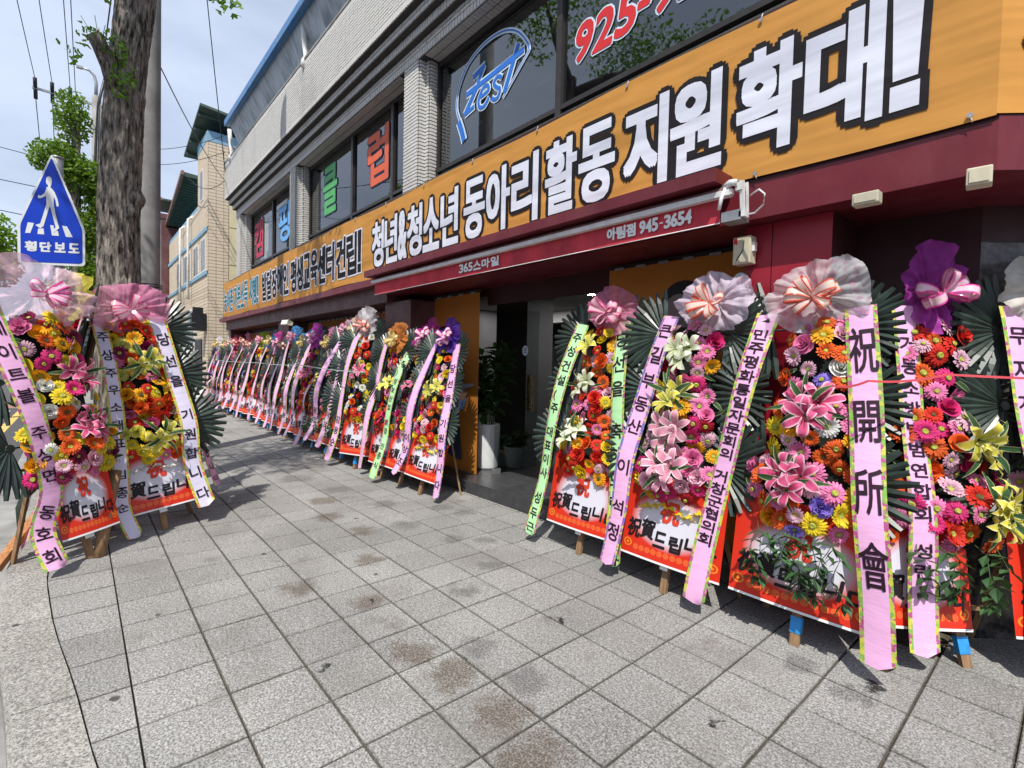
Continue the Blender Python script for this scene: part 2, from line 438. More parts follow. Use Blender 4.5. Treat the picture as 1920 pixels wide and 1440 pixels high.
# ------------------------------------------------------------------ ground, kerb, pavement, road
KY = [(-60, -.17), (-4.69, -.168), (-4.05, -.126), (-3.65, -.087), (-3.32, -.044), (-2.92, 0), (-2.6, .028), (-2.0, .10), (-1.0, .32), (0.5, .95), (6, 5.0)]
def yk(x):
    for (x0, y0), (x1, y1) in zip(KY[:-1], KY[1:]):
        if x <= x1: return y0 + (y1 - y0) * max(0, x - x0) / (x1 - x0)
    return 5.0
ROWS = [0.186, 0.534, 0.882]
while ROWS[-1] < 9: ROWS.append(round(1.5530 + 0.3354 * (len(ROWS) - 4), 4) if False else ROWS[-1] + 0.3354)
X0 = -1.888
def wall_y(x):           # how far the pavement runs towards the building
    return 3.62 if x < -0.6 else 9.0
g = MB()
g.poly([(-120, -60, -0.135), (60, -60, -0.135), (60, 40, -0.135), (-120, 40, -0.135)])
road = g.build('road', M['asphalt']); tag(road, kind='structure')
g = MB(); g.poly([(-900, -700, -0.30), (500, -700, -0.30), (500, 700, -0.30), (-900, 700, -0.30)])
tag(g.build('ground', M['asphalt']), kind='structure')
for nm, y0, y1, xa, xb in (('road_line', -1.38, -1.22, -80, -12.8),):
    g = MB(); g.poly([(xa, y0, -0.131), (xb, y0, -0.131), (xb, y1, -0.131), (xa, y1, -0.131)])
    tag(g.build(nm, M['yellow_paint']), kind='structure')
g = MB()
for k in range(5):
    y0 = -1.55 - k * 1.0
    g.poly([(-21.6, y0 - 0.5, -0.131), (-17.6, y0 - 0.5, -0.131), (-17.6, y0, -0.131), (-21.6, y0, -0.131)])
tag(g.build('crosswalk_marking', M['white_paint']), kind='structure')
g = MB(); g.poly([(-25, -8, -0.131), (-22.6, -8, -0.131), (-22.6, -0.45, -0.131), (-25, -0.45, -0.131)])
tag(g.build('road_paving', M['red_paving']), kind='structure')

base = MB()
xs = [-60] + [-12 + 0.4 * i for i in range(0, 41)] + [6]
for a, b in zip(xs[:-1], xs[1:]):
    base.poly([(a, yk(a), -0.020), (b, yk(b), -0.020), (b, 9, -0.020), (a, 9, -0.020)])
sidewalk = base.build('sidewalk', M['joint']); tag(sidewalk, kind='structure')

def slab_mb(w, d, h=0.05, c=0.004):
    m_ = MB(); a, b = w / 2, d / 2
    lo = [(-a, -b, -h), (a, -b, -h), (a, b, -h), (-a, b, -h)]
    mi = [(-a, -b, -c), (a, -b, -c), (a, b, -c), (-a, b, -c)]
    hi = [(-a + c, -b + c, 0), (a - c, -b + c, 0), (a - c, b - c, 0), (-a + c, b - c, 0)]
    m_.v = lo + mi + hi
    for i in range(4):
        j = (i + 1) % 4
        m_.face((i, j, 4 + j, 4 + i)); m_.face((4 + i, 4 + j, 8 + j, 8 + i))
    m_.face((8, 9, 10, 11)); return m_
tile_mb = slab_mb(0.3395, 0.3245, c=0.005); tile_me = tile_mb.mesh('paving_tile', [M['granite']])
camf = Vector(_f); camr = Vector(_r); camd = Vector(_d)
def seen(p, margin=0.08):
    q = Vector(p) - Vector((0, 0, 1.5638)); z = q.dot(camf)
    if z < 0.2: return False
    x = q.dot(camr) / z * 940 / 960; y = q.dot(camd) / z * 940 / 720
    return abs(x) < 1 + margin and abs(y) < 1 + margin
tiles = []
edges = [None] + ROWS
for i in range(-150, 20):
    xa = X0 + 0.35 * i; xm = xa + 0.175
    for j in range(len(edges) - 1):
        y0 = edges[j]; y1 = edges[j + 1]
        if y0 is not None and y0 >= wall_y(xm) - 0.05: continue
        if y0 is None:
            ya, yb = yk(xa), yk(xa + 0.35)
            if max(ya, yb) > y1 - 0.06: continue
            tiles.append((xm, (ya + y1) / 2, 'p', xa, ya, yb, y1)); continue
        if y1 < yk(xm): continue
        if y0 < max(yk(xa), yk(xa + .35)):
            ya, yb = max(y0, yk(xa)), max(y0, yk(xa + 0.35))
            if y1 - max(ya, yb) > 0.05: tiles.append((xm, (max(ya, yb) + y1) / 2, 'p', xa, ya, yb, y1))
            continue
        yy1 = min(y1, wall_y(xm))
        tiles.append((xm, (y0 + yy1) / 2, 'f' if yy1 == y1 and abs(y1 - y0 - 0.3354) < 0.002 else 's', xa, y0, y0, yy1))
tiles.sort(key=lambda t_: (0 if seen((t_[0], t_[1], 0)) else 1, t_[0] ** 2 + t_[1] ** 2))
rest = MB(); nt = 0
for (xm, ym, k, xa, ya, yb, y1) in tiles:
    dz = rnd.uniform(-0.0018, 0.0012); rx = rnd.uniform(-0.0035, 0.0035); ry = rnd.uniform(-0.0035, 0.0035)
    if k == 'p':
        one = MB(); g_ = 0.004; p = [(xa + g_, ya + g_), (xa + 0.35 - g_, yb + g_), (xa + 0.35 - g_, y1 - g_), (xa + g_, y1 - g_)]
        lo = [(x - xm, y - ym, -0.05) for x, y in p]; hi = [(x - xm, y - ym, 0) for x, y in p]
        one.v = lo + hi
        for i in range(4):
            j = (i + 1) % 4; one.face((i, j, 4 + j, 4 + i))
        one.face((4, 5, 6, 7)); me = None
    elif k == 's': one = slab_mb(0.3395, y1 - ya - 0.011, c=0.005); me = None
    else: one = tile_mb; me = tile_me
    Mt = Matrix.Translation((xm, ym, dz)) @ Matrix.Rotation(rx, 4, 'X') @ Matrix.Rotation(ry, 4, 'Y')
    if nt < 298 and seen((xm, ym, 0)):
        link('paving_tile', me or one.mesh('paving_tile', [M['granite']]), sidewalk, Mt); nt += 1
    else:
        rest.add(one, Mt)
tag(rest.build('distant_paving', M['granite'], sidewalk), kind='stuff')
# kerb stones
kerb = MB(); kb = [(-60, 6)]
x = -40.0; kerb_root = None; kp = []
while x < 0.2: kp.append(x); x += 1.0
ks = MB(); ks.poly([(-60, -0.33, -0.14), (3, -0.33, -0.14), (3, -0.32, -0.14), (-60, -0.32, -0.14)])
kerb_root = tag(ks.build('kerb', M['kerb']), kind='structure')
for a in kp:
    b = a + 0.992; w = 0.232
    m_ = MB()
    n_ = 4
    for s in range(n_ + 1):
        xx = a + (b - a) * s / n_; y = yk(xx) - 0.004
        m_.v += [(xx, y - w, -0.16), (xx, y - w, -0.02), (xx, y - w + 0.02, 0.004), (xx, y, 0.004), (xx, y, -0.1)]
    for s in range(n_):
        for q in range(4):
            i = s * 5 + q; m_.face((i, i + 5, i + 6, i + 1)[::-1] if False else (i, i + 1, i + 6, i + 5)[::-1])
    m_.face((0, 1, 2, 3, 4)); m_.face([n_ * 5 + q for q in (4, 3, 2, 1, 0)])
    m_.build('kerb_stone', M['kerb'], kerb_root)
g = MB(); g.poly([(-60, -0.72, -0.130), (-3.9, -0.72, -0.130), (-3.9, -0.33, -0.130), (-60, -0.33, -0.130)])
g.poly([(-3.9, -0.72, -0.130), (-1.4, -0.45, -0.130), (-1.4, -0.06, -0.130), (-3.9, -0.33, -0.130)])
tag(g.build('road_gutter', M['concrete']), kind='structure')

# ------------------------------------------------------------------ the brick building
bld = empty('brick_building', (-9, 4.5, 0), label='two storey corner building of pale brick with maroon shopfront and blue roof edge', cat='building')
BI = Matrix.Translation((9, -4.5, 0))          # children given in world coordinates
def bpart(mb, name, mats, kind=None, parent=None):
    o = mb.build(name, mats, parent or bld, BI if parent is None else Matrix())
    if kind: o['kind'] = kind
    return o
PILL = [(-17.13, -16.68, -16.5), (-12.1, -11.72, -11.6), (-6.82, -6.42, -6.33)]
core = MB()
for a, b, c in PILL:
    core.box(a, b, 3.7, 4.3, 3.86, 5.885)
    core.box(a - 0.12, c, 3.82, 4.3, 3.86, 5.885)
core.box(-0.62, -0.1, 3.7, 4.6, 3.86, 5.885)
core.box(-17.2, 0.2, 3.7, 4.6, 5.887, 6.10)
core.box(-17.22, 0.2, 3.6, 4.6, 6.102, 6.225)
core.box(-17.24, 0.2, 3.5, 4.6, 6.227, 6.362)
core.box(-17.26, 0.3, 3.4, 4.6, 6.364, 7.42)
core.box(-17.2, 0.2, 3.705, 4.2, 3.862, 4.12)
core.box(-17.2, -17.0, 4.6, 9.5, 0, 7.4)
core.box(-17.2, 1.5, 9.5, 9.7, 0, 7.4)
bpart(core, 'wall', M['mortar'])
cap = MB(); cap.box(-17.29, 0.32, 3.37, 3.62, 7.422, 7.47)
bpart(cap, 'parapet_cap', M['concrete'])
bricks = []
BH, BL = 0.050, 0.20
def courses(O, U, L, z0, z1, N, soldier=False, off=0.0, BL=0.20, stack=False):
    """queue bricks on a wall face"""
    U = Vector(U); N = Vector(N); O = Vector(O)
    if soldier:
        n_ = max(1, round(L / 0.066)); w = L / n_
        for i in range(n_):
            c = O + U * (w * (i + 0.5)); c.z = (z0 + z1) / 2
            bricks.append((c, U, N, w - 0.014, z1 - z0 - 0.013))
        return
    r = 0; z = z0
    nr = max(1, round((z1 - z0) / BH)); h = (z1 - z0) / nr
    for r in range(nr):
        x = -off - (BL / 2 if r % 2 and not stack else 0)
        while x < L - 0.01:
            a = max(0, x); b = min(L, x + BL)
            if b - a > 0.03:
                c = O + U * ((a + b) / 2); c.z = z0 + h * (r + 0.5)
                bricks.append((c, U, N, b - a - (0.018 if stack else 0.011), h - 0.014))
            x += BL
for a, b, c in PILL:
    courses((a, 3.7, 0), (1, 0, 0), b - a, 3.9, 5.885, (0, -1, 0))
    courses((b, 3.7, 0), (0, 1, 0), 0.12, 3.9, 5.885, (1, 0, 0))
    courses((b, 3.82, 0), (1, 0, 0), c - b, 3.9, 5.885, (0, -1, 0))
    courses((c, 3.82, 0), (0, 1, 0), 0.15, 3.9, 5.885, (1, 0, 0))
courses((-17.2, 3.7, 0), (1, 0, 0), 17.3, 5.887, 5.99, (0, -1, 0), True)
courses((-17.2, 3.7, 0), (1, 0, 0), 17.3, 5.99, 6.10, (0, -1, 0))
courses((-17.22, 3.6, 0), (1, 0, 0), 17.4, 6.105, 6.22, (0, -1, 0), True)
courses((-17.24, 3.5, 0), (1, 0, 0), 17.4, 6.23, 6.355, (0, -1, 0))
courses((-17.26, 3.4, 0), (1, 0, 0), 14.0, 6.366, 6.47, (0, -1, 0), True)
courses((-17.26, 3.4, 0), (1, 0, 0), 14.0, 6.47, 7.31, (0, -1, 0), BL=0.15, stack=True)
courses((-17.26, 3.4, 0), (1, 0, 0), 14.0, 7.31, 7.42, (0, -1, 0), True)
# lintel undersides
sof = []
n_ = int(16.6 / 0.066)
for i in range(n_):
    xx = -16.5 + 0.066 * (i + 0.5)
    if any(a - 0.15 < xx < c + 0.03 for a, b, c in PILL): continue
    for (ya, yb) in ((3.705, 3.82), (3.83, 3.94)):
        sof.append((Vector((xx, (ya + yb) / 2, 5.887)), yb - ya - 0.006))
ub = MB(); ub.box(-0.5, 0.5, -1, 0, -0.5, 0.5, skip='k')
unit_brick = ub.mesh('brick', [M['brick']])
def bmatrix(c, U, N, w, h, dep):
    Z = Vector((0, 0, 1)); Y = -N
    X = U
    m_ = Matrix(((X.x, Y.x, 0, c.x), (X.y, Y.y, 0, c.y), (0, 0, 1, c.z), (0, 0, 0, 1)))
    return m_ @ Matrix.Diagonal((w, dep, h, 1))
bricks.sort(key=lambda q: (0 if seen(q[0], 0.0) else 1, q[0].length))
rest = MB()
for i, (c, U, N, w, h) in enumerate(bricks):
    if not seen(c, 0.15) and i > 300: continue
    dep = 0.020 + rnd.uniform(-0.0015, 0.0015)
    Mt = bmatrix(c, U, N, w, h, dep)
    if i < 295: link('brick', unit_brick, bld, BI @ Mt)
    else: rest.add(ub, Mt)
for c, d in sof:
    if seen(c, 0.1):
        rest.box(c.x - 0.0295, c.x + 0.0295, c.y - d / 2, c.y + d / 2, 5.878 + rnd.uniform(0, 0.003), 5.887)
bpart(rest, 'brick_courses', M['brick'], 'stuff')

# glass
def glass(name, tint=(0.5, 0.54, 0.56), refl=1.45):
    t = NT(name)
    gl = t.n('ShaderNodeBsdfGlossy'); gl.inputs['Roughness'].default_value = 0.02; gl.inputs['Color'].default_value = (0.9, 0.93, 0.95, 1)
    tr = t.n('ShaderNodeBsdfTransparent'); tr.inputs['Color'].default_value = (*tint, 1)
    fr = t.n('ShaderNodeFresnel'); fr.inputs['IOR'].default_value = refl
    mx = t.n('ShaderNodeMixShader'); t.l(fr.outputs[0], mx.inputs[0]); t.l(tr.outputs[0], mx.inputs[1]); t.l(gl.outputs[0], mx.inputs[2])
    t.l(mx.outputs[0], t.out.inputs['Surface']); return t.mat
M['glass'] = glass('window_glass', (0.50, 0.53, 0.55), 2.3)
M['clear_glass'] = glass('door_glass', (0.80, 0.84, 0.83), 1.3)

def window(x0, x1, mulls, letters):
    z0, z1 = 4.12, 5.87
    f = MB()
    f.box(x0, x1, 3.93, 4.0, z1 - 0.07, z1); f.box(x0, x1, 3.93, 4.0, z0, z0 + 0.06); f.box(x0, x1, 3.925, 4.0, z0 + 0.20, z0 + 0.25)
    f.box(x0, x0 + 0.07, 3.935, 4.0, z0 + 0.06, z1 - 0.07); f.box(x1 - 0.07, x1, 3.935, 4.0, z0 + 0.06, z1 - 0.07)
    for m_ in mulls: f.box(m_ - 0.04, m_ + 0.04, 3.92, 4.0, z0 + 0.06, z1 - 0.07)
    w = bpart(f, 'window', M['dark_frame'])
    ed = [x0 + 0.07] + list(mulls) + [x1 - 0.07]
    for a, b in zip(ed[:-1], ed[1:]):
        g_ = MB(); g_.poly([(a, 3.965, z0 + 0.25), (b, 3.965, z0 + 0.25), (b, 3.965, z1 - 0.07), (a, 3.965, z1 - 0.07)])
        g_.build('pane', M['glass'], w)
    m_ = (ed[0] + ed[-1]) / 2
    for a, b in ((ed[0], m_), (m_, ed[-1])):
        g_ = MB(); g_.poly([(a, 3.97, z0 + 0.06), (b, 3.97, z0 + 0.06), (b, 3.97, z0 + 0.2), (a, 3.97, z0 + 0.2)])
        g_.build('transom_pane', M['glass'], w)
    P = planar((0, 3.955, 0), (1, 0, 0), (0, 0, 1), (0, -1, 0))
    for ch, xa, xb, za, zb, mt in letters:
        l_ = MB()
        put_glyph(l_, ch, xa, za, xb - xa, zb - za, P, 0.052, 1, 0.0, 12)
        put_glyph(l_, ch, xa, za, xb - xa, zb - za, P, 0.027, 0, 0.004, 12)
        l_.build('lettering', [M[mt], M['navy']], w)
    return w
window(-16.5, -12.22, (-14.31,), (('캠', -16.15, -15.3, 4.55, 5.55, 'sticker_pink'), ('핑', -13.85, -13.0, 4.6, 5.5, 'sticker_sky')))
window(-11.6, -6.94, (-9.24, -7.65), (('클', -10.75, -10.05, 4.66, 5.58, 'sticker_green'), ('럽', -8.6, -7.85, 4.7, 5.58, 'sticker_red')))
wA = window(-6.33, -0.62, (-3.87,), ())
P = planar((0, 3.955, 0), (1, 0, 0), (0, 0, 1), (0, -1, 0))
def num(ch, xa, w, za=4.78, h=0.42):
    l_ = MB()
    put_glyph(l_, ch, xa, za, w, h, P, 0.034, 1, 0.0, 10, slant=0.16); put_glyph(l_, ch, xa, za, w, h, P, 0.016, 0, 0.004, 10, slant=0.16)
    l_.build('lettering', [M['sticker_crim'], M['sticker_pale']], wA)
num('9', -3.68, 0.21, 4.74, .36); num('2', -3.42, 0.22, 4.74, .36); num('5', -3.15, 0.21, 4.75, .36); num('-', -2.88, 0.11, 4.90, 0.045); num('9', -2.72, 0.20, 4.76, .36); num('2', -2.46, 0.21, 4.77, .36)
# lettering under a bent fishing rod
l_ = MB()
_ly = [0]
def strip(pts, w, m, d, mb=None):
    mb = mb or l_; _ly[0] += 1; d += _ly[0] * 2e-5
    for k in range(len(pts) - 1):
        a = Vector(pts[k]); b = Vector(pts[k + 1]); t_ = (b - a).normalized(); n2 = Vector((-t_.y, t_.x)) * w / 2
        a = a - t_ * w * 0.1; b = b + t_ * w * 0.1
        mb.poly([P(a.x - n2.x, a.y - n2.y, d + k * 3e-6), P(b.x - n2.x, b.y - n2.y, d + k * 3e-6), P(b.x + n2.x, b.y + n2.y, d + k * 3e-6), P(a.x + n2.x, a.y + n2.y, d + k * 3e-6)], m)
def bez(pts, n_=18):
    out = []
    for i in range(n_ + 1):
        t_ = i / n_; q = [Vector(p) for p in pts]
        while len(q) > 1: q = [q[k].lerp(q[k + 1], t_) for k in range(len(q) - 1)]
        out.append(tuple(q[0]))
    return out
def smooth(pts, n_=6):
    out = []
    for i in range(len(pts) - 1):
        p0, p1, p2, p3 = [Vector(pts[max(0, min(len(pts) - 1, i + k))]) for k in (-1, 0, 1, 2)]
        for k in range(n_):
            f = k / n_; out.append(tuple(.5 * (2 * p1 + (p2 - p0) * f + (2 * p0 - 5 * p1 + 4 * p2 - p3) * f * f + (3 * p1 - p0 - 3 * p2 + p3) * f ** 3)))
    return out + [pts[-1]]
LG = [(smooth([(-5.76, 4.90), (-5.83, 5.08), (-5.79, 5.33), (-5.57, 5.57), (-5.21, 5.67), (-4.85, 5.64), (-4.59, 5.51), (-4.41, 5.30), (-4.38, 5.20)]), .060, .016),
      ([(-4.38, 5.20), (-4.84, 4.84)], .045, .010), ([(-5.775, 4.87), (-5.70, 4.72), (-5.65, 4.59)], .135, .085),
      ([(-5.45, 5.34), (-5.22, 5.39)], .12, .07), ([(-5.23, 5.39), (-5.36, 5.23)], .10, .055), ([(-5.60, 5.17), (-4.47, 5.25)], .115, .065),
      ([(-5.38, 5.18), (-5.63, 4.93)], .125, .07), ([(-5.64, 4.92), (-5.43, 4.955)], .10, .05), ([(-4.57, 5.36), (-4.81, 4.90)], .12, .068)]
es = [(smooth([(-5.29, 5.02), (-5.13, 5.05), (-5.16, 5.12), (-5.25, 5.11), (-5.33, 5.00), (-5.31, 4.90), (-5.21, 4.88), (-5.12, 4.95)]), .085, .045),
      (smooth([(-4.87, 5.10), (-4.95, 5.14), (-5.02, 5.09), (-4.97, 5.02), (-4.90, 4.97), (-4.93, 4.89), (-5.00, 4.88), (-5.06, 4.92)]), .085, .045)]
for pts, wo_, wi_ in LG + es: strip(pts, wo_, 1, .0005)
for pts, wo_, wi_ in LG + es: strip(pts, wi_, 0, .006)
l_.build('logo', [M['sticker_blue'], M['sticker_pale']], wA)
l_ = MB()
for xx, zz in ((-5.95, 4.72), (-5.45, 4.70), (-4.85, 4.72), (-4.25, 4.74)): l_.box(xx, xx + 0.17, 3.972, 3.975, zz, zz + 0.035)
l_.build('sticker', M['sticker_pale'], wA)
# rooms behind the windows
rm = MB()
rm.box(-17.0, -0.2, 4.6, 7.5, 3.95, 3.99); rm.box(-17.0, -0.2, 4.05, 7.5, 5.9, 5.95); rm.box(-17.0, -0.2, 7.5, 7.6, 3.95, 5.95)
rm.box(-12.0, -11.9, 4.3, 7.5, 3.99, 5.9); rm.box(-6.7, -6.6, 4.3, 7.5, 3.99, 5.9)
bpart(rm, 'upper_room', simple('upper_room_wall', (.30, .32, .34), .8))
cu = MB()
for a, b in ((-8.9, -7.0), (-16.4, -15.9)):
    n_ = 40
    for i in range(n_):
        xa = a + (b - a) * i / n_; xb = a + (b - a) * (i + 1) / n_
        cu.poly([(xa, 4.35 + 0.03 * math.sin(i * 1.3), 4.0), (xb, 4.35 + 0.03 * math.sin((i + 1) * 1.3), 4.0), (xb, 4.35 + 0.03 * math.sin((i + 1) * 1.3), 4.85), (xa, 4.35 + 0.03 * math.sin(i * 1.3), 4.85)], 0, None, True)
bpart(cu, 'curtain', simple('pale_curtain', (0.33, 0.42, 0.40), 0.9))
lu = MB()
for i in range(46):
    xx = rnd.uniform(-5.9, -4.0); zz = rnd.uniform(4.4, 4.55); h = rnd.uniform(0.05, 0.17)
    lu.box(xx, xx + 0.02, 4.06, 4.065, zz - h, zz, i % 4)
bpart(lu, 'hanging_tackle', [simple('tackle_red', (0.35, 0.08, 0.04)), simple('tackle_white', (0.35, 0.33, 0.3)), simple('tackle_green', (0.2, 0.3, 0.05)), M['black']], 'stuff')

# third level: open terrace under a blue edged roof
rf = MB()
rf.box(-16.3, 3, 3.18, 3.30, 8.16, 8.32, 0)
rf.poly([(-16.3, 3.2, 8.325), (3, 3.2, 8.325), (3, 7, 9.3), (-16.3, 7, 9.3)], 1)
rf.poly([(-16.3, 3.3, 8.20), (-16.3, 7, 9.2), (3, 7, 9.2), (3, 3.3, 8.20)], 2)
roof = bpart(rf, 'roof', [M['blue_paint'], M['blue_paint'], M['green_roof']])
gp = MB()
for xx in (-16.53, -10.3, -4.5):
    gp = MB(); gp.tube([(xx, 3.36, 8.2), (xx, 3.38, 7.9), (xx, 3.43, 7.52), (xx, 3.38, 7.42), (xx, 3.375, 7.30)], 0.055, 10); bpart(gp, 'downpipe', M['white_metal'])
for xx in (-16.3, -13.4, -10.5, -7.6, -4.7):
    gp = MB(); gp.tube([(xx, 3.62, 7.3), (xx, 3.62, 8.25)], 0.03, 6); bpart(gp, 'roof_post', M['white_metal'])
bw = MB(); bw.box(-16.2, 3, 5.4, 5.5, 6.9, 8.9); bw.box(-17, 3, 3.7, 5.5, 6.9, 6.95)
bpart(bw, 'terrace_wall', simple('terrace_wall', (0.10, 0.13, 0.15), 0.8, world_=True))
pc = MB(); n_ = 90
rows_ = ((3.30, 8.18), (3.40, 8.02), (3.50, 7.86), (3.56, 7.72))
for k, (yy, zz) in enumerate(rows_):
    for i in range(n_ + 1):
        xx = -16.2 + 12.5 * i / n_
        s_ = 0.5 + 0.5 * mn.noise(Vector((xx * 0.6, k * 0.3, 0)))
        pc.v.append((xx, yy + 0.05 * math.sin(xx * 5 + k) * k / 3, zz - 0.24 * s_ * k / 3))
for k in range(3):
    for i in range(n_):
        a = k * (n_ + 1) + i; pc.face((a, a + 1, a + n_ + 2, a + n_ + 1), 0, None, True)
t = NT('plastic_sheet'); t.col(t.mix(t.rng(t.noise(t.pos(), 3, 4, .6, (2.2, 1, .5)), .35, .65), (0.26, 0.32, 0.38), (.62, .68, .74))); t.rough(0.3)
tr = t.n('ShaderNodeBsdfTransparent'); mx = t.n('ShaderNodeMixShader'); mx.inputs[0].default_value = 0.78
t.l(tr.outputs[0], mx.inputs[1]); t.l(t.p.outputs[0], mx.inputs[2]); t.l(mx.outputs[0], t.out.inputs['Surface'])
bpart(pc, 'plastic_sheet', t.mat)

# shop front
sh = MB()
sh.box(-17.25, -0.337, 3.352, 4.2, 2.80, 3.86)
bpart(sh, 'sign_box', M['dark_maroon'])
sh = MB(); sh.box(-6.75, -0.337, 3.35, 4.2, 2.56, 2.798)
sh.poly([(-0.337, 3.35, 2.56), (1.4, 5.09, 2.56), (1.4, 5.09, 2.82), (-0.337, 3.35, 2.82)])
sh.poly([(-0.337, 3.35, 2.56), (-0.337, 4.2, 2.56), (1.4, 6.0, 2.56), (1.4, 5.09, 2.56)])
sh.poly([(-0.337, 3.36, 2.82), (1.4, 5.10, 2.82), (1.4, 5.10, 3.86), (-0.337, 3.36, 3.86)])
bpart(sh, 'fascia', M['maroon'])
sh = MB(); sh.box(-17.4, -6.75, 3.27, 4.2, 2.70, 2.80); bpart(sh, 'ledge', M['maroon'])
sh = MB()
x = -17.2
while x < -6.76:
    x2 = min(x + 0.9, -6.76); sh.box(x, x2 - 0.006, 3.42 + rnd.uniform(0, 0.004), 4.2, 2.46, 2.698); x = x2
bpart(sh, 'lower_fascia', M['brown_maroon'])
for a, b in ((-17.2, -16.95), (-12.26, -11.53), (-6.97, -6.21)):
    sh = MB(); sh.box(a, b, 3.5, 4.3, 0, 2.46); bpart(sh, 'column', M['brown_maroon'])
cl = MB(); cl.box(-1.6, -1.07, 3.505, 4.3, 0, 2.56); col_ = bpart(cl, 'column', M['dark_maroon'])
for a, b in ((-1.6, -1.425), (-1.42, -1.07)):
    q = MB(); q.box(a + 0.002, b, 3.498, 3.505, 0.12, 2.555); q.build('panel', M['red_panel'], col_)
sh = MB()
sh.box(-1.07, -0.45, 4.0, 4.3, 0, 2.56); sh.box(-1.83, -1.6, 3.9, 4.3, 0, 2.56); sh.poly([(-0.45, 4.0, 2.35), (1.6, 6.05, 2.35), (1.6, 6.05, 2.56), (-0.45, 4.0, 2.56)])
bpart(sh, 'shop_wall', M['dark_maroon'])
sh = MB()
for i in range(3):
    a = -0.45 + i * 0.66; sh.poly([(a + 0.003, 4.0 + (a + 0.45) - 0.01, 0.0), (a + 0.655, 4.0 + (a + 1.105) - 0.01, 0.0), (a + 0.655, 4.0 + (a + 1.105) - 0.01, 2.345), (a + 0.003, 4.0 + (a + 0.45) - 0.01, 2.345)])
bpart(sh, 'stone_cladding', M['slab'])
sh = MB()
sh.box(-16.95, -12.26, 3.95, 4.2, 0, 2.46); sh.box(-11.53, -6.97, 3.95, 4.2, 0, 2.46)
bpart(sh, 'shop_glazing', M['dark_maroon'])
# step and floor of dark tiles
sh = MB(); sh.box(-6.21, -1.6, 3.605, 9.5, 0.0, 0.146)
stp = bpart(sh, 'step', M['joint'])
x = -6.21; i = 0
while x < -1.6:
    q = MB(); q.box(x + 0.002, min(x + 0.60, -1.6) - 0.002, 3.6, 4.12, 0.004, 0.151); q.build('tile', M['dark_tile'], stp)
    for k in range(4):
        q = MB(); q.box(x + 0.002, min(x + 0.60, -1.6) - 0.002, 4.123 + k * 0.6, 4.12 + (k + 1) * 0.6, 0.10, 0.149 + rnd.uniform(0, 0.002)); q.build('tile', M['dark_tile'], stp)
    x += 0.60
# shop interior
sh = MB()
sh.box(-8.5, -1.0, 9.0, 9.1, 0.1, 2.9); sh.box(-8.6, -8.5, 4.2, 9.1, 0.1, 2.9); sh.box(-1.6, -1.5, 4.3, 9.1, 0.1, 2.9)
sh.box(-6.9, -6.1, 5.6, 6.2, 0.1, 2.75)
bpart(sh, 'interior_wall', M['inner_wall'])
sh = MB(); sh.box(-8.5, -1.6, 4.2, 9.0, 2.75, 2.8); sh.box(-8.5, -1.6, 7.6, 7.9, 2.5, 2.748)
bpart(sh, 'interior_ceiling', M['inner_ceiling'])
M['lamp'] = None
t = NT('lamp_glow'); em = t.n('ShaderNodeEmission'); em.inputs['Strength'].default_value = 150; em.inputs['Color'].default_value = (1, 0.97, 0.9, 1); t.l(em.outputs[0], t.out.inputs['Surface']); M['lamp'] = t.mat
for (xx, yy) in ((-5.28, 6.23), (-4.75, 6.0), (-7.6, 6.93), (-7.2, 7.0), (-5.4, 7.3), (-3.6, 5.6), (-8.0, 6.6)):
    q = MB(); n_ = 14; q.tube([(xx, yy, 2.735), (xx, yy, 2.749)], 0.075, n_, 1)
    q.poly([(xx + 0.058 * math.cos(2 * math.pi * k / n_), yy + 0.058 * math.sin(2 * math.pi * k / n_), 2.733) for k in range(n_)][::-1], 0)
    bpart(q, 'downlight', [M['lamp'], M['white_metal']])
# the glass door leaf standing open, and the frame over the doorway
fr = MB(); fr.box(-5.12, -3.08, 4.0, 4.06, 2.34, 2.46); fr.box(-3.14, -3.08, 4.0, 4.06, 0.151, 2.34); fr.box(-6.2, -1.6, 4.0, 4.2, 2.46, 2.56)
bpart(fr, 'door_frame', M['dark_maroon'])
dr = MB(); dr.box(-5.055, -5.043, 4.1, 4.86, 0.17, 2.33)
door = bpart(dr, 'door', M['clear_glass'])
q = MB(); q.box(-5.07, -5.03, 4.08, 4.2, 0.152, 0.22); q.build('hinge', M['steel'], door)
q = MB()
for s in (-1, 1):
    X_ = -5.049 + s * 0.045
    q.bar((X_, 4.72, 0.95), (X_, 4.72, 1.45), 0.03, 0.03)
for zz in (0.99, 1.41): q.bar((-5.094, 4.72, zz), (-5.004, 4.72, zz), 0.025, 0.025, 0)
q.build('handle', simple('brass', (0.62, 0.42, 0.18), 0.3, metal=0.7), door)
q = MB(); q.poly([(-5.04, 4.60 + 0.055 * math.cos(a * 0.5236), 1.78 + 0.07 * math.sin(a * 0.5236)) for a in range(12)]); q.build('sticker', M['sticker_pale'], door)
q = MB()
for k in range(3): q.poly([(-5.038, 4.575, 1.80 - k * 0.025), (-5.038, 4.625, 1.80 - k * 0.025), (-5.038, 4.625, 1.81 - k * 0.025), (-5.038, 4.575, 1.81 - k * 0.025)])
q.build('sticker_print', M['navy'], door)
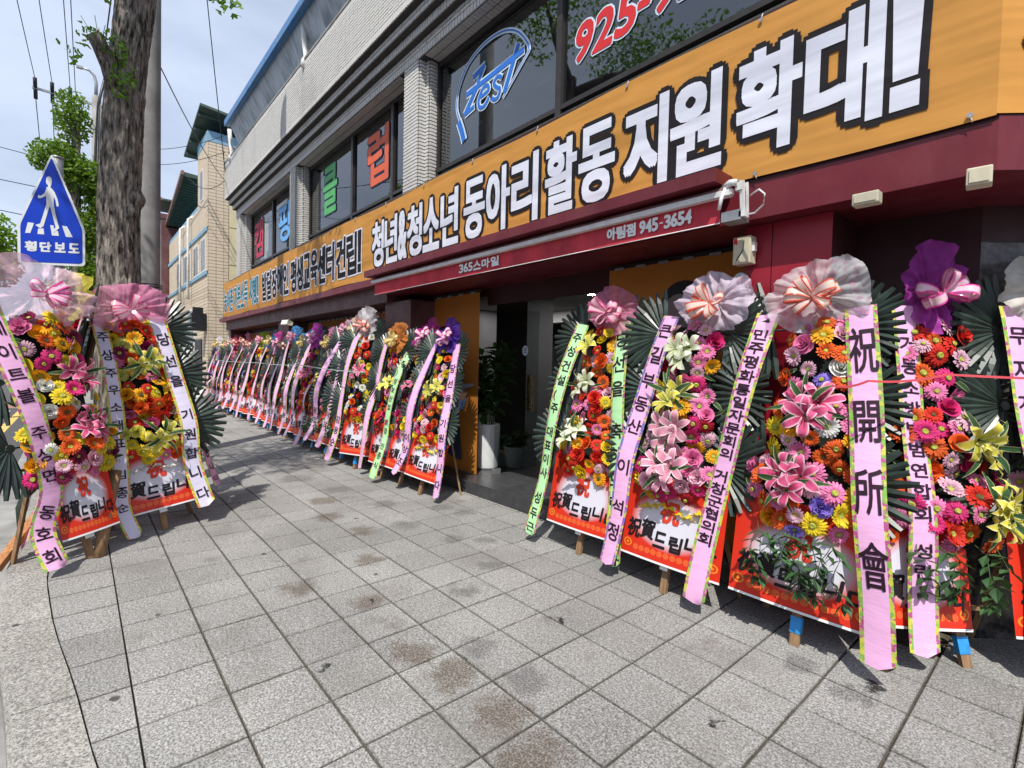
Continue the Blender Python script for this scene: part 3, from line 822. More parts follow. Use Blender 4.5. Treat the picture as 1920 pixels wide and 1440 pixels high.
# ------------------------------------------------------------------ the long banner
def wrinkle(x, z):
    return 0.0025 * mn.noise(Vector((x * 0.8, z * 4.5, 1.7))) + 0.0015 * mn.noise(Vector((x * 3.1, z * 7, 4.2)))
bn = empty('banner', (-9, 3.34, 3.3), label='long orange banner with big white and black lettering tied along the shop sign', cat='banner')
BN = Matrix.Translation((9, -3.34, -3.3))
mb = MB(); nx, nz = 150, 8
def ban_pt(i, k):
    x = -17.1 + (16.755) * i / nx; z = 2.825 + 1.01 * k / nz
    sag = 0.012 * math.sin(x * 2.1) * (1 if k in (0, nz) else 0)
    return (x, 3.335 - wrinkle(x, z) - 0.004, z + sag)
for i in range(nx + 1):
    for k in range(nz + 1): mb.v.append(ban_pt(i, k))
for i in range(nx):
    for k in range(nz):
        a = i * (nz + 1) + k; mb.face((a, a + nz + 1, a + nz + 2, a + 1), 0, None, True)
b0 = len(mb.v)
for s in range(7):
    for k in range(nz + 1):
        d = s * 0.35; x = -0.345 + d * 0.7071; y = 3.331 + d * 0.7071
        mb.v.append((x + 0.0, y - 0.0, 2.825 + 1.01 * k / nz))
for s in range(6):
    for k in range(nz):
        a = b0 + s * (nz + 1) + k; mb.face((a, a + nz + 1, a + nz + 2, a + 1), 0, None, True)
mb.build('cloth', M['banner'], bn, BN)
q = MB()
for i in range(17):
    x = -17.0 + i * 1.035
    for z in (2.845, 3.815):
        q.tube([(x, 3.322, z), (x, 3.318, z)], .013, 10)
q2 = MB()
for i in range(17):
    x = -17.0 + i * 1.035
    q2.tube([(x, 3.32, 3.815), (x + .01, 3.325, 3.85)], .003, 4); q2.tube([(x, 3.32, 2.845), (x + .01, 3.325, 2.81)], .003, 4)
q.build('eyelets', M['steel'], bn, BN)['kind'] = 'stuff'
q2.build('tie_cords', M['white_metal'], bn, BN)['kind'] = 'stuff'
BP = lambda x, y, d: Vector((x, 3.3245 - d * .6, y))
def btext(chars, x0, x1, fillm, outm, bold=0.018, out=0.058, z0=2.99, z1=3.61):
    wts = [0.62 if c == '&' else (0.42 if c == '!' else (0.3 if c == ' ' else 1.0)) for c in chars]
    tot = sum(wts); x = x0
    for c, w in zip(chars, wts):
        l_ = MB(); cw = (x1 - x0) * w / tot
        if c == ' ': x += cw; continue
        if c == '!':
            for r_, m_, d_ in ((out, 1, 0.0), (bold, 0, 0.005)):
                for (za, zb, wa, wb) in ((z0, z0 + 0.10, 0.045, 0.045), (z0 + 0.16, z1, 0.035, 0.05)):
                    xc = x + cw / 2; l_.poly([BP(xc - wa - r_ * 0.9, za - r_ * .8, d_), BP(xc + wa + r_ * 0.9, za - r_ * .8, d_), BP(xc + wb + r_ * 0.9, zb + r_ * .8, d_), BP(xc - wb - r_ * 0.9, zb + r_ * .8, d_)], m_)
                    d_ += 1e-4
        else:
            put_glyph(l_, c, x + cw * 0.07, z0, cw * 0.86, z1 - z0, BP, out, 1, 0.0, 14)
            put_glyph(l_, c, x + cw * 0.07, z0, cw * 0.86, z1 - z0, BP, bold, 0, 0.005, -1)
        x += cw
        l_.build('letter', [M[fillm], M[outm]], bn, BN)
btext('농어촌 기본소득 시행!', -17.0, -13.25, 'teal_print', 'white_print', 0.016, 0.045)
btext('발달장애인', -12.95, -10.95, 'banner_ink', 'white_print', 0.018, 0.05)
btext('평생교육센터', -10.85, -8.52, 'banner_ink', 'white_print', 0.018, 0.05)
btext('건립!', -8.45, -7.42, 'banner_ink', 'white_print', 0.02, 0.05)
btext('청년&청소년', -7.08, -4.82, 'white_print', 'banner_ink')
btext('동아리', -4.74, -3.50, 'white_print', 'banner_ink')
btext('활동', -3.43, -2.60, 'white_print', 'banner_ink')
btext('지원', -2.53, -1.70, 'white_print', 'banner_ink', 0.021, 0.064)
btext('확대!', -1.62, -0.62, 'white_print', 'banner_ink', 0.021, 0.064)
l_ = MB()
CP = lambda x, y, d: Vector((-0.345 + (x + 0.0) * 0.7071 + d * 0.7071, 3.331 + x * 0.7071 - d * 0.7071 - 0.012, y))
for i, c in enumerate('지원'):
    put_glyph(l_, c, 0.12 + i * 0.6, 2.98, 0.46, 0.68, CP, 0.022, 0, 0.0, 10)
l_.build('lettering', [M['ink']], bn, BN)

# ------------------------------------------------------------------ awning folded under its hood
aw = empty('awning', (-4.2, 3.3, 2.7), label='red rolled awning with white phone lettering over the glass entrance', cat='awning')
AW = Matrix.Translation((4.2, -3.3, -2.7))
q = MB(); q.box(-6.8, -1.62, 3.08, 3.318, 2.775, 2.86); q.build('hood', M['maroon'], aw, AW)
q = MB()
n_ = 60
for i in range(n_ + 1):
    x = -6.72 + 5.12 * i / n_
    for k in range(7):
        a = math.pi * (0.1 + k / 6 * 1.1); r_ = 0.04 + 0.006 * mn.noise(Vector((x * 3, k * 0.4, 2)))
        q.v.append((x, 3.235 - r_ * math.cos(a) * -1 - 0.03, 2.725 + r_ * math.sin(a)))
for i in range(n_):
    for k in range(6):
        a = i * 7 + k; q.face((a, a + 7, a + 8, a + 1), 0, None, True)
q.build('rolled_cloth', simple('faded_awning_cloth', (0.30, 0.15, 0.15), 0.85, 0.3, 5, world_=True), aw, AW)
q = MB(); q.box(-6.72, -1.56, 3.15, 3.215, 2.690, 2.726); q.build('front_bar', M['white_metal'], aw, AW)
q = MB(); n_ = 90
vy = lambda x, t_: 3.200 + 0.006 * math.sin(x * 3.2) * t_ + 0.008 * mn.noise(Vector((x * 1.7, t_, 0))) * t_
for i in range(n_ + 1):
    x = -6.70 + 5.06 * i / n_
    for k in range(5):
        t_ = k / 4; q.v.append((x, vy(x, t_), 2.692 - 0.158 * t_ - (0.02 * (1 - abs(2 * ((x + 6.7) / 5.06) - 1)) ** 2 * t_ * 0)))
for i in range(n_):
    for k in range(4):
        a = i * 5 + k; q.face((a, a + 5, a + 6, a + 1)[::-1], 0, None, True)
q.build('valance', M['awning'], aw, AW)
q = MB(); q.tube([(-6.70, 3.198, 2.533), (-1.64, 3.198, 2.533)], 0.004, 5); q.build('hem', M['white_metal'], aw, AW)
VP_ = lambda x, y, d: Vector((x, 3.184 - d, y))
def vtext(s, x0, x1, z0=2.575, h=0.088):
    l_ = MB(); wts = [0.3 if c == ' ' else (0.55 if c.isdigit() else (0.5 if c == '-' else 0.95)) for c in s]; x = x0
    for c, w in zip(s, wts):
        cw = (x1 - x0) * w / sum(wts)
        if c == '-': l_.poly([VP_(x + .01, z0 + h * .42, 0), VP_(x + cw - .01, z0 + h * .42, 0), VP_(x + cw - .01, z0 + h * .55, 0), VP_(x + .01, z0 + h * .55, 0)])
        elif c != ' ': put_glyph(l_, c, x + cw * 0.06, z0, cw * 0.84, h, VP_, 0.0055, 0, 0, 8)
        x += cw
    l_.build('lettering', [M['white_sign']], aw, AW)
vtext('365스마일', -4.60, -3.90); vtext('아림점 945-3654', -2.56, -1.83)
q = MB()
q.box(-1.63, -1.50, 3.20, 3.32, 2.535, 2.60, 1)
q.tube([(-1.60, 3.17, 2.745), (-1.555, 3.16, 2.765), (-1.515, 3.17, 2.76)], .022, 8, 0)
q.tube([(-1.585, 3.15, 2.735), (-1.60, 3.135, 2.67), (-1.61, 3.13, 2.60)], [.010, .013, .011], 8, 0)
q.bar((-1.50, 3.20, 2.775), (-1.495, 3.22, 2.56), .022, .03, 0); q.bar((-1.485, 3.24, 2.77), (-1.48, 3.25, 2.58), .012, .015, 0)
q.box(-1.535, -1.49, 3.18, 3.23, 2.715, 2.765, 0); q.bar((-1.66, 3.20, 2.705), (-1.55, 3.18, 2.715), .03, .035, 0)
q.box(-1.515, -1.475, 3.2, 3.26, 2.55, 2.585, 0)
q.build('arm_bracket', [M['white_metal'], M['steel']], aw, AW)
q = MB(); q.tube([(-1.47, 3.26, 2.69), (-1.40, 3.22, 2.70), (-1.36, 3.21, 2.66), (-1.37, 3.22, 2.60), (-1.43, 3.24, 2.565), (-1.50, 3.27, 2.575)], 0.006, 6); q.build('cable', M['white_metal'], aw, AW)

# ------------------------------------------------------------------ boxes fixed to the front
def wbox(nm, x0, x1, y0, y1, z0, z1, label, cat, rz=0, extra=None):
    c = ((x0 + x1) / 2, (y0 + y1) / 2, (z0 + z1) / 2); r_ = empty(nm, c, (0, 0, rz), label, cat)
    q = MB(); hx, hy, hz = (x1 - x0) / 2, (y1 - y0) / 2, (z1 - z0) / 2
    b_ = 0.008
    q.v = [(sx * hx, sy * hy, sz * hz) for sz in (-1, 1) for sy in (-1, 1) for sx in (-1, 1)]
    for i in ((0, 2, 3, 1), (4, 5, 7, 6), (0, 1, 5, 4), (2, 6, 7, 3), (0, 4, 6, 2), (1, 3, 7, 5)): q.face(i)
    o = q.build('housing', M['cream_box'], r_)
    bv = o.modifiers.new('b', 'BEVEL'); bv.width = 0.006; bv.segments = 2
    q = MB(); q.box(-hx + 0.012, hx - 0.012, -hy - 0.006, -hy + 0.001, -hz + 0.012, hz - 0.012); q.build('cover', M['cream_box'], r_)
    return r_
wbox('junction_box', -0.915, -0.79, 3.28, 3.36, 2.50, 2.565, 'small cream box under the maroon fascia, between the awning and the corner', 'box')
wbox('junction_box', -0.44, -0.345, 3.27, 3.36, 2.485, 2.57, 'small cream box at the corner end of the maroon fascia', 'box', 0.1)
bx = wbox('meter_box', -1.64, -1.52, 3.40, 3.49, 2.29, 2.475, 'cream wall box with red smudge hanging below the awning bracket', 'box')
q = MB(); q.tube([(0.02, -0.055, 0.06), (0.015, -0.055, 0.0), (-0.03, -0.055, -0.07)], 0.003, 5); q.build('wire', M['black'], bx)
q = MB(); q.poly([(-0.05, -0.0515, 0.045), (-0.025, -0.0515, 0.04), (-0.03, -0.0515, 0.085), (-0.052, -0.0515, 0.08)]); q.build('smudge', M['sticker_crim'], bx)
q = MB(); q.box(0.052, 0.075, -0.02, 0.02, -0.01, 0.05); q.build('latch', M['white_metal'], bx)
r_ = empty('awning_crank_socket', (-1.60, 3.45, 2.13), (0, 0, 0), 'grey metal keyhole plate on the red panel beside the portrait tarp', 'bracket')
q = MB(); q.box(-0.035, 0.035, -0.01, 0.05, -0.07, 0.03)
q.tube([(0, -0.012, 0.06), (0, 0.02, 0.06)], 0.05, 12); q.build('plate', M['steel'], r_)
q = MB(); q.tube([(0, -0.0135, 0.06), (0, -0.0125, 0.06)], 0.02, 10); q.build('hole', M['red_ink'], r_)

def flood(x, y, z, label):
    r_ = empty('floodlight', (x, y, z), (0, 0, 0.3), label, 'floodlight')
    q = MB(); q.bar((0, 0.12, 0.10), (0, 0.0, 0.03), 0.02); q.build('arm', M['steel'], r_)
    q = MB(); q.v = [(-.11, -.1, -.07), (.11, -.1, -.07), (.11, .02, -.09), (-.11, .02, -.09), (-.11, -.07, .03), (.11, -.07, .03), (.09, .07, .0), (-.09, .07, .0)]
    for i in ((0, 3, 2, 1), (4, 5, 6, 7), (0, 1, 5, 4), (1, 2, 6, 5), (2, 3, 7, 6), (3, 0, 4, 7)): q.face(i)
    q.build('housing', M['cream_box'], r_)
    q = MB(); q.poly([(-.095, -.103, -.058), (.095, -.103, -.058), (.095, -.0755, .02), (-.095, -.0755, .02)]); q.build('lens', M['white_metal'], r_)
flood(-11.1, 3.36, 2.40, 'cream floodlight under the maroon fascia above the far row of wreaths')

# ------------------------------------------------------------------ tarps between the columns
def tarp(nm, x0, x1, z0, z1, y, label, mat):
    r_ = empty(nm, ((x0 + x1) / 2, y, z0), (0, 0, 0), label, 'tarp' if mat == 'tarp' else 'poster')
    T_ = Matrix.Translation((-(x0 + x1) / 2, -y, -z0))
    q = MB(); nx, nz = 12, 16
    for i in range(nx + 1):
        for k in range(nz + 1):
            x = x0 + (x1 - x0) * i / nx; z = z0 + (z1 - z0) * k / nz
            q.v.append((x, y + 0.007 * mn.noise(Vector((x * 2.3, z * 1.5, 3))), z))
    for i in range(nx):
        for k in range(nz):
            a = i * (nz + 1) + k; q.face((a, a + nz + 1, a + nz + 2, a + 1), 0, None, True)
    q.build('cloth', M[mat], r_, T_)
    q = MB(); n_ = int((x1 - x0) / 0.22)
    for i in range(n_):
        x = x0 + (i + 0.3) * (x1 - x0) / n_; q.box(x, x + 0.10, y - 0.012, y + 0.004, z1 - 0.012, z1 + 0.012)
    q.build('lacing', M['steel'], r_, T_)
    q = MB(); q.box(x0 - 0.0, x1 + 0.0, y + 0.012, y + 0.04, z1 + 0.002, z1 + 0.04); q.build('rail', M['black'], r_, T_)
    return r_, T_
tl, TL = tarp('tarp', -6.2, -5.13, 0.16, 2.50, 3.88, 'orange tarp printed with a standing man in dark jacket, left of the entrance', 'tarp')
tr_, TR = tarp('tarp', -3.07, -1.66, 0.16, 2.50, 3.88, 'orange tarp printed with a black haired head, right of the entrance behind the wreaths', 'tarp')
def shape(pts, y, mt, par, T_, nm):
    q = MB(); q.poly([(x, y, z) for x, z in pts]); q.build(nm, M[mt] if isinstance(mt, str) else mt, par, T_)
def ell(cx, cz, rx, rz, a0=0, a1=360, n_=24):
    return [(cx + rx * math.cos(R(a0 + (a1 - a0) * i / n_)), cz + rz * math.sin(R(a0 + (a1 - a0) * i / n_))) for i in range(n_)]
jack = flat('print_jacket', (0.018, 0.02, 0.028)); jean = flat('print_jeans', (0.03, 0.05, 0.11)); skin = flat('print_skin', (0.36, 0.22, 0.17)); hair = flat('print_hair', (0.02, 0.018, 0.018)); shirt = flat('print_shirt', (0.16, 0.25, 0.5))
shape([(-6.1, 0.45), (-5.62, 0.30), (-5.45, 0.30), (-5.55, 1.0), (-5.6, 1.35), (-6.1, 1.35)], 3.868, jean, tl, TL, 'printed_jeans')
shape([(-6.15, 1.15), (-5.72, 1.12), (-5.50, 1.10), (-5.44, 1.3), (-5.46, 1.7), (-5.6, 2.02), (-5.8, 2.1), (-6.15, 2.1)], 3.865, jack, tl, TL, 'printed_jacket')
shape([(-5.55, 0.95), (-5.42, 0.98), (-5.36, 1.12), (-5.40, 1.2), (-5.52, 1.16)], 3.862, shirt, tl, TL, 'printed_cuff')
shape([(-5.58, 1.12), (-5.42, 1.10), (-5.33, 1.2), (-5.40, 1.26), (-5.56, 1.22)], 3.859, skin, tl, TL, 'printed_hand')
shape([(-5.60, 1.20), (-5.20, 1.30), (-5.18, 1.33), (-5.42, 1.32), (-5.60, 1.26)], 3.856, flat('print_tablet', (0.4, 0.42, 0.46)), tl, TL, 'printed_tablet')
shape(ell(-2.28, 2.12, 0.21, 0.20), 3.868, hair, tr_, TR, 'printed_hair')
shape(ell(-2.32, 1.99, 0.165, 0.22), 3.865, flat('print_face', (0.25, 0.19, 0.18)), tr_, TR, 'printed_face')
shape([(-2.9, 0.5), (-1.75, 0.5), (-1.75, 1.4), (-1.98, 1.62), (-2.14, 1.68), (-2.40, 1.68), (-2.6, 1.6), (-2.9, 1.4)], 3.866, jack, tr_, TR, 'printed_jacket')
tarp('tarp', -16.9, -12.3, 0.2, 2.34, 3.90, 'orange tarp between the far columns behind the end of the wreath row', 'tarp')
tm_, TM = tarp('tarp', -11.5, -7.0, 0.2, 2.42, 3.90, 'orange tarp with pale grey poster and a black letter behind the wreath row', 'tarp')
shape([(-11.4, 0.6), (-7.3, 0.6), (-7.3, 2.30), (-11.4, 2.26)], 3.882, flat('poster_white', (0.42, 0.43, 0.47)), tm_, TM, 'poster')
shape([(-8.9, 1.9), (-7.35, 1.2), (-7.35, 2.29), (-8.3, 2.285)], 3.879, flat('poster_foliage', (0.06, 0.07, 0.06)), tm_, TM, 'poster_picture')
l_ = MB(); Pp = planar((0, 3.875, 0), (1, 0, 0), (0, 0, 1), (0, -1, 0))
for i, c in enumerate('은용'): put_glyph(l_, c, -10.75 + i * 0.75, 1.96, 0.6, 0.44 - 0.12, Pp, 0.028, 0, 0, 8)
l_.build('lettering', M['ink'], tm_, TM)

# ------------------------------------------------------------------ pots in the entrance
def leaf_card(mb, p, d, L, W, m=0, fold=0.25):
    d = Vector(d).normalized(); s_ = d.cross(Vector((0, 0, 1)));
    if s_.length < 0.1: s_ = Vector((1, 0, 0))
    s_.normalize(); n_ = s_.cross(d).normalized(); p = Vector(p)
    a = p; b = p + d * L * 0.45 + s_ * W / 2 + n_ * W * fold; c = p + d * L; e = p + d * L * 0.45 - s_ * W / 2 + n_ * W * fold; mid = p + d * L * 0.5
    i = len(mb.v); mb.v += [tuple(x) for x in (a, b, c, e, mid)]
    mb.face((i, i + 4, i + 1), m); mb.face((i + 4, i + 2, i + 1), m); mb.face((i, i + 3, i + 4), m); mb.face((i + 4, i + 3, i + 2), m)
def potted(nm, loc, prof, potm, label, leaves, stems, flower=None):
    r_ = empty(nm, loc, (0, 0, 0), label, 'potted plant')
    q = MB(); n_ = 28
    for (rr, zz) in prof:
        for k in range(n_): q.v.append((rr * math.cos(2 * math.pi * k / n_), rr * math.sin(2 * math.pi * k / n_), zz))
    for i in range(len(prof) - 1):
        for k in range(n_):
            k2 = (k + 1) % n_; q.face((i * n_ + k, i * n_ + k2, (i + 1) * n_ + k2, (i + 1) * n_ + k), 0, None, True)
    q.face(list(range((len(prof) - 1) * n_, len(prof) * n_)))
    q.build('pot', potm, r_)
    top = prof[-1][1]; s_ = MB(); lf = MB()
    for i in range(stems):
        a = rnd.uniform(0, 6.28); r0 = rnd.uniform(0, 0.06); H_ = rnd.uniform(*leaves['h']); sp = rnd.uniform(0.05, leaves['spread'])
        pts = [(r0 * math.cos(a) * (1 - t_) + sp * math.cos(a) * t_, r0 * math.sin(a) * (1 - t_) + sp * math.sin(a) * t_, top - 0.03 + H_ * t_) for t_ in (0, 0.33, 0.66, 1)]
        s_.tube(pts, 0.008, 5)
        for k in range(leaves['n']):
            t_ = rnd.uniform(leaves.get('from', 0.25), 1); p = Vector(pts[0]).lerp(Vector(pts[-1]), t_)
            d = Vector((rnd.gauss(0, 1), rnd.gauss(0, 1), rnd.uniform(-0.5, 0.8)))
            leaf_card(lf, p, d, rnd.uniform(*leaves['L']), leaves['W'])
    s_.build('stem', M['stem'], r_); lf.build('leaf_cluster', M['plant'], r_)
    return r_
wpot = simple('white_ceramic', (0.66, 0.68, 0.68), 0.25, 0.04, 3)
potted('potted_plant', (-5.44, 4.30, 0.151), [(0.0, 0), (0.16, 0), (0.165, 0.03), (0.165, 0.60), (0.155, 0.615), (0.14, 0.60), (0.14, 0.52)], wpot, 'tall white cylinder pot with leafy green plant behind the glass door', {'h': (0.8, 1.35), 'spread': 0.35, 'n': 26, 'L': (0.16, 0.26), 'W': 0.13}, 9)
pp = potted('potted_plant', (-5.25, 4.64, 0.151), [(0.0, 0), (0.11, 0), (0.12, 0.02), (0.165, 0.28), (0.17, 0.30), (0.15, 0.29), (0.14, 0.24)], wpot, 'shorter flared white pot with orchids and yellow green leaves beside the open door', {'h': (0.12, 0.3), 'spread': 0.22, 'n': 9, 'L': (0.14, 0.22), 'W': 0.08}, 8)
# ------------------------------------------------------------------ flowers
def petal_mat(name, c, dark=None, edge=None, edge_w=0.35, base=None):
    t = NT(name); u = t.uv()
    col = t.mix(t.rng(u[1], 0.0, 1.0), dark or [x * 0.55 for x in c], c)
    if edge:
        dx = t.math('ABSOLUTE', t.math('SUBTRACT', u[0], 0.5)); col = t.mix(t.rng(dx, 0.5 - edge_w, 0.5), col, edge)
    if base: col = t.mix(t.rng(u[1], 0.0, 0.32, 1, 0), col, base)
    k = t.math('MULTIPLY', t.rng(t.rand(), 0, 1, 0.84, 1.12), t.rng(t.noise(t.pos(), 45, 2), 0.3, 0.7, 0.88, 1.10))
    mm = t.n('ShaderNodeVectorMath'); mm.operation = 'SCALE'; t.l(col, mm.inputs[0]); t.l(k, mm.inputs['Scale'])
    t.col(mm.outputs[0]); t.rough(0.65); t.spec(0.25)
    tr = t.n('ShaderNodeBsdfTranslucent'); mx = t.n('ShaderNodeMixShader'); mx.inputs[0].default_value = 0.22
    t.l(mm.outputs[0], tr.inputs['Color']); t.l(t.p.outputs[0], mx.inputs[1]); t.l(tr.outputs[0], mx.inputs[2]); t.l(mx.outputs[0], t.out.inputs['Surface'])
    return t.mat
FC = dict(red=(0.72, 0.035, 0.02), orange=(0.82, 0.13, 0.02), yellow=(0.86, 0.66, 0.03), amber=(0.88, 0.42, 0.015), pink=(0.84, 0.23, 0.46), blush=(0.84, 0.50, 0.62),
          hot=(0.70, 0.035, 0.20), white=(0.82, 0.82, 0.76), wine=(0.24, 0.012, 0.07), lilac=(0.32, 0.22, 0.78), lemon=(0.80, 0.76, 0.16), crimson=(0.42, 0.012, 0.025))
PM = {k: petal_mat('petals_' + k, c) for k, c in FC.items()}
centre = simple('flower_centre', (0.34, 0.36, 0.05), 0.8, 0.3, 60); centre_d = simple('dark_flower_centre', (0.09, 0.07, 0.02), 0.9, 0.3, 60)
LM = {'pink': petal_mat('lily_pink', (0.82, 0.16, 0.34), (0.45, 0.02, 0.10), (0.88, 0.62, 0.70), 0.22), 'yellow': petal_mat('lily_yellow', (0.86, 0.74, 0.10), (0.5, 0.5, 0.05), (0.9, 0.86, 0.5), 0.2),
      'white': petal_mat('lily_white', (0.84, 0.84, 0.76), (0.55, 0.62, 0.30)), 'blush': petal_mat('lily_blush', (0.84, 0.42, 0.52), (0.6, 0.2, 0.3), (0.9, 0.8, 0.8), 0.2)}
blade_m = petal_mat('variegated_leaf', (0.045, 0.11, 0.035), (0.03, 0.08, 0.03), (0.62, 0.62, 0.36), 0.14)
def gerbera_mb(seed=0, cup=0.0):
    q = MB(); rr = random.Random(seed)
    for (n_, r0, r1, w, lift, droop) in ((21, 0.012, 0.070, 0.0092, 0.005, -0.009), (17, 0.010, 0.051, 0.0080, 0.013, 0.002)):
        for i in range(n_):
            a = 2 * math.pi * (i + rr.uniform(-.2, .2)) / n_; L = r1 * rr.uniform(0.92, 1.06); dz = rr.uniform(-.003, .003)
            ca, sa = math.cos(a), math.sin(a); lean_ = cup * (1 + .5 * math.cos(a - 1)) + rr.uniform(-.08, .08)
            def P_(r, s_, z): return ((r * (1 - .25 * abs(lean_))) * ca - s_ * sa, (r * (1 - .25 * abs(lean_))) * sa + s_ * ca, z + r * lean_)
            b = len(q.v)
            q.v += [P_(r0, 0, lift * .5), P_(L * .6, -w, lift + 0.002 + dz), P_(L * .62, 0, lift + dz), P_(L * .6, w, lift + 0.002 + dz), P_(L * .95, -w * .55, lift + droop + dz), P_(L, 0, lift + droop - .001 + dz), P_(L * .95, w * .55, lift + droop + dz)]
            q.face((b, b + 1, b + 2), 0, [(.5, 0), (0, .6), (.5, .6)]); q.face((b, b + 2, b + 3), 0, [(.5, 0), (.5, .6), (1, .6)])
            q.face((b + 1, b + 4, b + 5, b + 2), 0, [(0, .6), (.1, 1), (.5, 1), (.5, .6)]); q.face((b + 2, b + 5, b + 6, b + 3), 0, [(.5, .6), (.5, 1), (.9, 1), (1, .6)])
    n_ = 10
    for (r0, r1, z0, z1) in ((0.017, 0.012, 0.012, 0.019), (0.012, 0.0, 0.019, 0.017)):
        b = len(q.v)
        for r, z in ((r0, z0), (r1, z1)):
            for k in range(n_): q.v.append((r * math.cos(2 * math.pi * k / n_), r * math.sin(2 * math.pi * k / n_), z))
        for k in range(n_):
            k2 = (k + 1) % n_; q.face((b + k, b + k2, b + n_ + k2, b + n_ + k), 1, None, True)
    return q
def lily_mb(size=0.085, curl=1.0, up=0.5, seed=1):
    q = MB(); rr = random.Random(seed)
    for i in range(6):
        a = math.pi / 3 * i + (0.0 if i % 2 else 0.08); ca, sa = math.cos(a), math.sin(a); w = 0.019 * size / .085 * (1.15 if i % 2 else 0.9)
        L = size * rr.uniform(.93, 1.05); prof = []
        for k in range(6):
            t_ = k / 5; r = L * (0.06 + 0.94 * math.sin(t_ * 1.45)); z = up * L * (math.sin(t_ * 2.6) * 0.75) - curl * 0.25 * L * max(0, t_ - .6)
            ww = w * math.sin(math.pi * (0.12 + 0.88 * t_)) ** 0.8 if k < 5 else 0.0008
            prof.append((r, z, ww))
        b = len(q.v)
        for (r, z, ww) in prof:
            for s_, dz in ((-1, .004), (0, 0), (1, .004)): q.v.append((r * ca - s_ * ww * sa, r * sa + s_ * ww * ca, z + dz + (0.002 if i % 2 else 0)))
        for k in range(5):
            for s_ in range(2):
                c = b + k * 3 + s_; q.face((c, c + 3, c + 4, c + 1), 0, [(s_ / 2, k / 5), (s_ / 2, (k + 1) / 5), (s_ / 2 + .5, (k + 1) / 5), (s_ / 2 + .5, k / 5)], True)
    for i in range(5):
        a = 1.25 * i; q.bar((0, 0, 0), (0.018 * math.cos(a), 0.018 * math.sin(a), size * .55), 0.002, 0.002, 1); q.box(0.018 * math.cos(a) - .003, 0.018 * math.cos(a) + .003, 0.018 * math.sin(a) - .002, 0.018 * math.sin(a) + .002, size * .55, size * .55 + .003, 2)
    return q
def trumpet_mb():
    q = MB(); n_ = 12; prof = [(0.006, -0.06), (0.010, -0.03), (0.018, 0.0), (0.030, 0.016)]
    for r, z in prof:
        for k in range(n_):
            rr = r * (1 + 0.25 * math.cos(6 * 2 * math.pi * k / n_) * (z > 0)); q.v.append((rr * math.cos(2 * math.pi * k / n_), rr * math.sin(2 * math.pi * k / n_), z))
    for i in range(3):
        for k in range(n_):
            k2 = (k + 1) % n_; q.face((i * n_ + k, i * n_ + k2, (i + 1) * n_ + k2, (i + 1) * n_ + k), 0, [(.5, i / 3), (.5, i / 3), (.5, (i + 1) / 3), (.5, (i + 1) / 3)], True)
    for i in range(6):
        a = math.pi / 3 * i; ca, sa = math.cos(a), math.sin(a)
        q.poly([(0.030 * ca + .012 * sa, .030 * sa - .012 * ca, .014), (0.050 * ca, .050 * sa, .018), (0.030 * ca - .012 * sa, .030 * sa + .012 * ca, .014)], 0, [(.3, .8), (.5, 1), (.7, .8)])
    return q
def rose_mb(seed=3, ruff=0.0):
    q = MB(); rr = random.Random(seed)
    for ring, (n_, r, h, tilt) in enumerate(((5, 0.036, 0.020, 0.8), (5, 0.027, 0.030, 0.45), (4, 0.017, 0.036, 0.2), (3, 0.008, 0.038, 0.05))):
        for i in range(n_):
            a0 = 2 * math.pi * (i + ring * .4) / n_; wa = 2 * math.pi / n_ * 0.68; b = len(q.v)
            for j in range(3):
                t_ = j / 2
                for s_ in range(5):
                    a = a0 + (s_ / 4 - .5) * 2 * wa * (0.7 + .3 * t_); rad = r * (0.35 + 0.65 * t_) + tilt * 0.012 * t_ + ruff * 0.006 * (s_ % 2) * t_
                    q.v.append((rad * math.cos(a), rad * math.sin(a), h * t_ * (1 - .12 * abs(s_ - 2)) - tilt * 0.008 * t_ + ruff * rr.uniform(0, .008) * t_))
            for j in range(2):
                for s_ in range(4):
                    c = b + j * 5 + s_; q.face((c, c + 1, c + 6, c + 5), 0, [(.5, .3 + j * .35)] * 2 + [(.5, .65 + j * .35)] * 2, True)
    return q
def blade_mb(L=0.2, W=0.022, bend=0.5):
    q = MB(); n_ = 6
    for k in range(n_ + 1):
        t_ = k / n_; x = L * t_; z = bend * L * (t_ - t_ * t_ * .9) ; w = W * math.sin(math.pi * (0.08 + 0.9 * t_)) if k < n_ else .001
        q.v += [(x, -w, z + .4 * w), (x, 0, z), (x, w, z + .4 * w)]
    for k in range(n_):
        for s_ in range(2):
            c = k * 3 + s_; q.face((c, c + 3, c + 4, c + 1), 0, [(s_ / 2, k / n_), (s_ / 2, (k + 1) / n_), (s_ / 2 + .5, (k + 1) / n_), (s_ / 2 + .5, k / n_)], True)
    return q
g1, g2, g3, g4 = gerbera_mb(1), gerbera_mb(2, .22), gerbera_mb(5, .5), gerbera_mb(6, -.22)
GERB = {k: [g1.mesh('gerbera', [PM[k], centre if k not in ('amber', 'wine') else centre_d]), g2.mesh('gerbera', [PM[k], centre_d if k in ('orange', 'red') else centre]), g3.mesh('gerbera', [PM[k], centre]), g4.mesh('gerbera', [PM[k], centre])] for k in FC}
li1, li2 = lily_mb(0.125), lily_mb(0.11, 1.6, .35, 2)
LILY = {k: [li1.mesh('lily', [m_, M['stem'], centre_d]), li2.mesh('lily', [m_, M['stem'], centre_d])] for k, m_ in LM.items()}
TRUMP = {k: [trumpet_mb().mesh('trumpet_lily', [PM[k]])] for k in ('yellow', 'white')}
ro, ca_ = rose_mb(3), rose_mb(4, 1.0)
ROSE = {k: [ro.mesh('rose', [PM[k]])] for k in FC}; CARN = {k: [ca_.mesh('carnation', [PM[k]])] for k in FC}
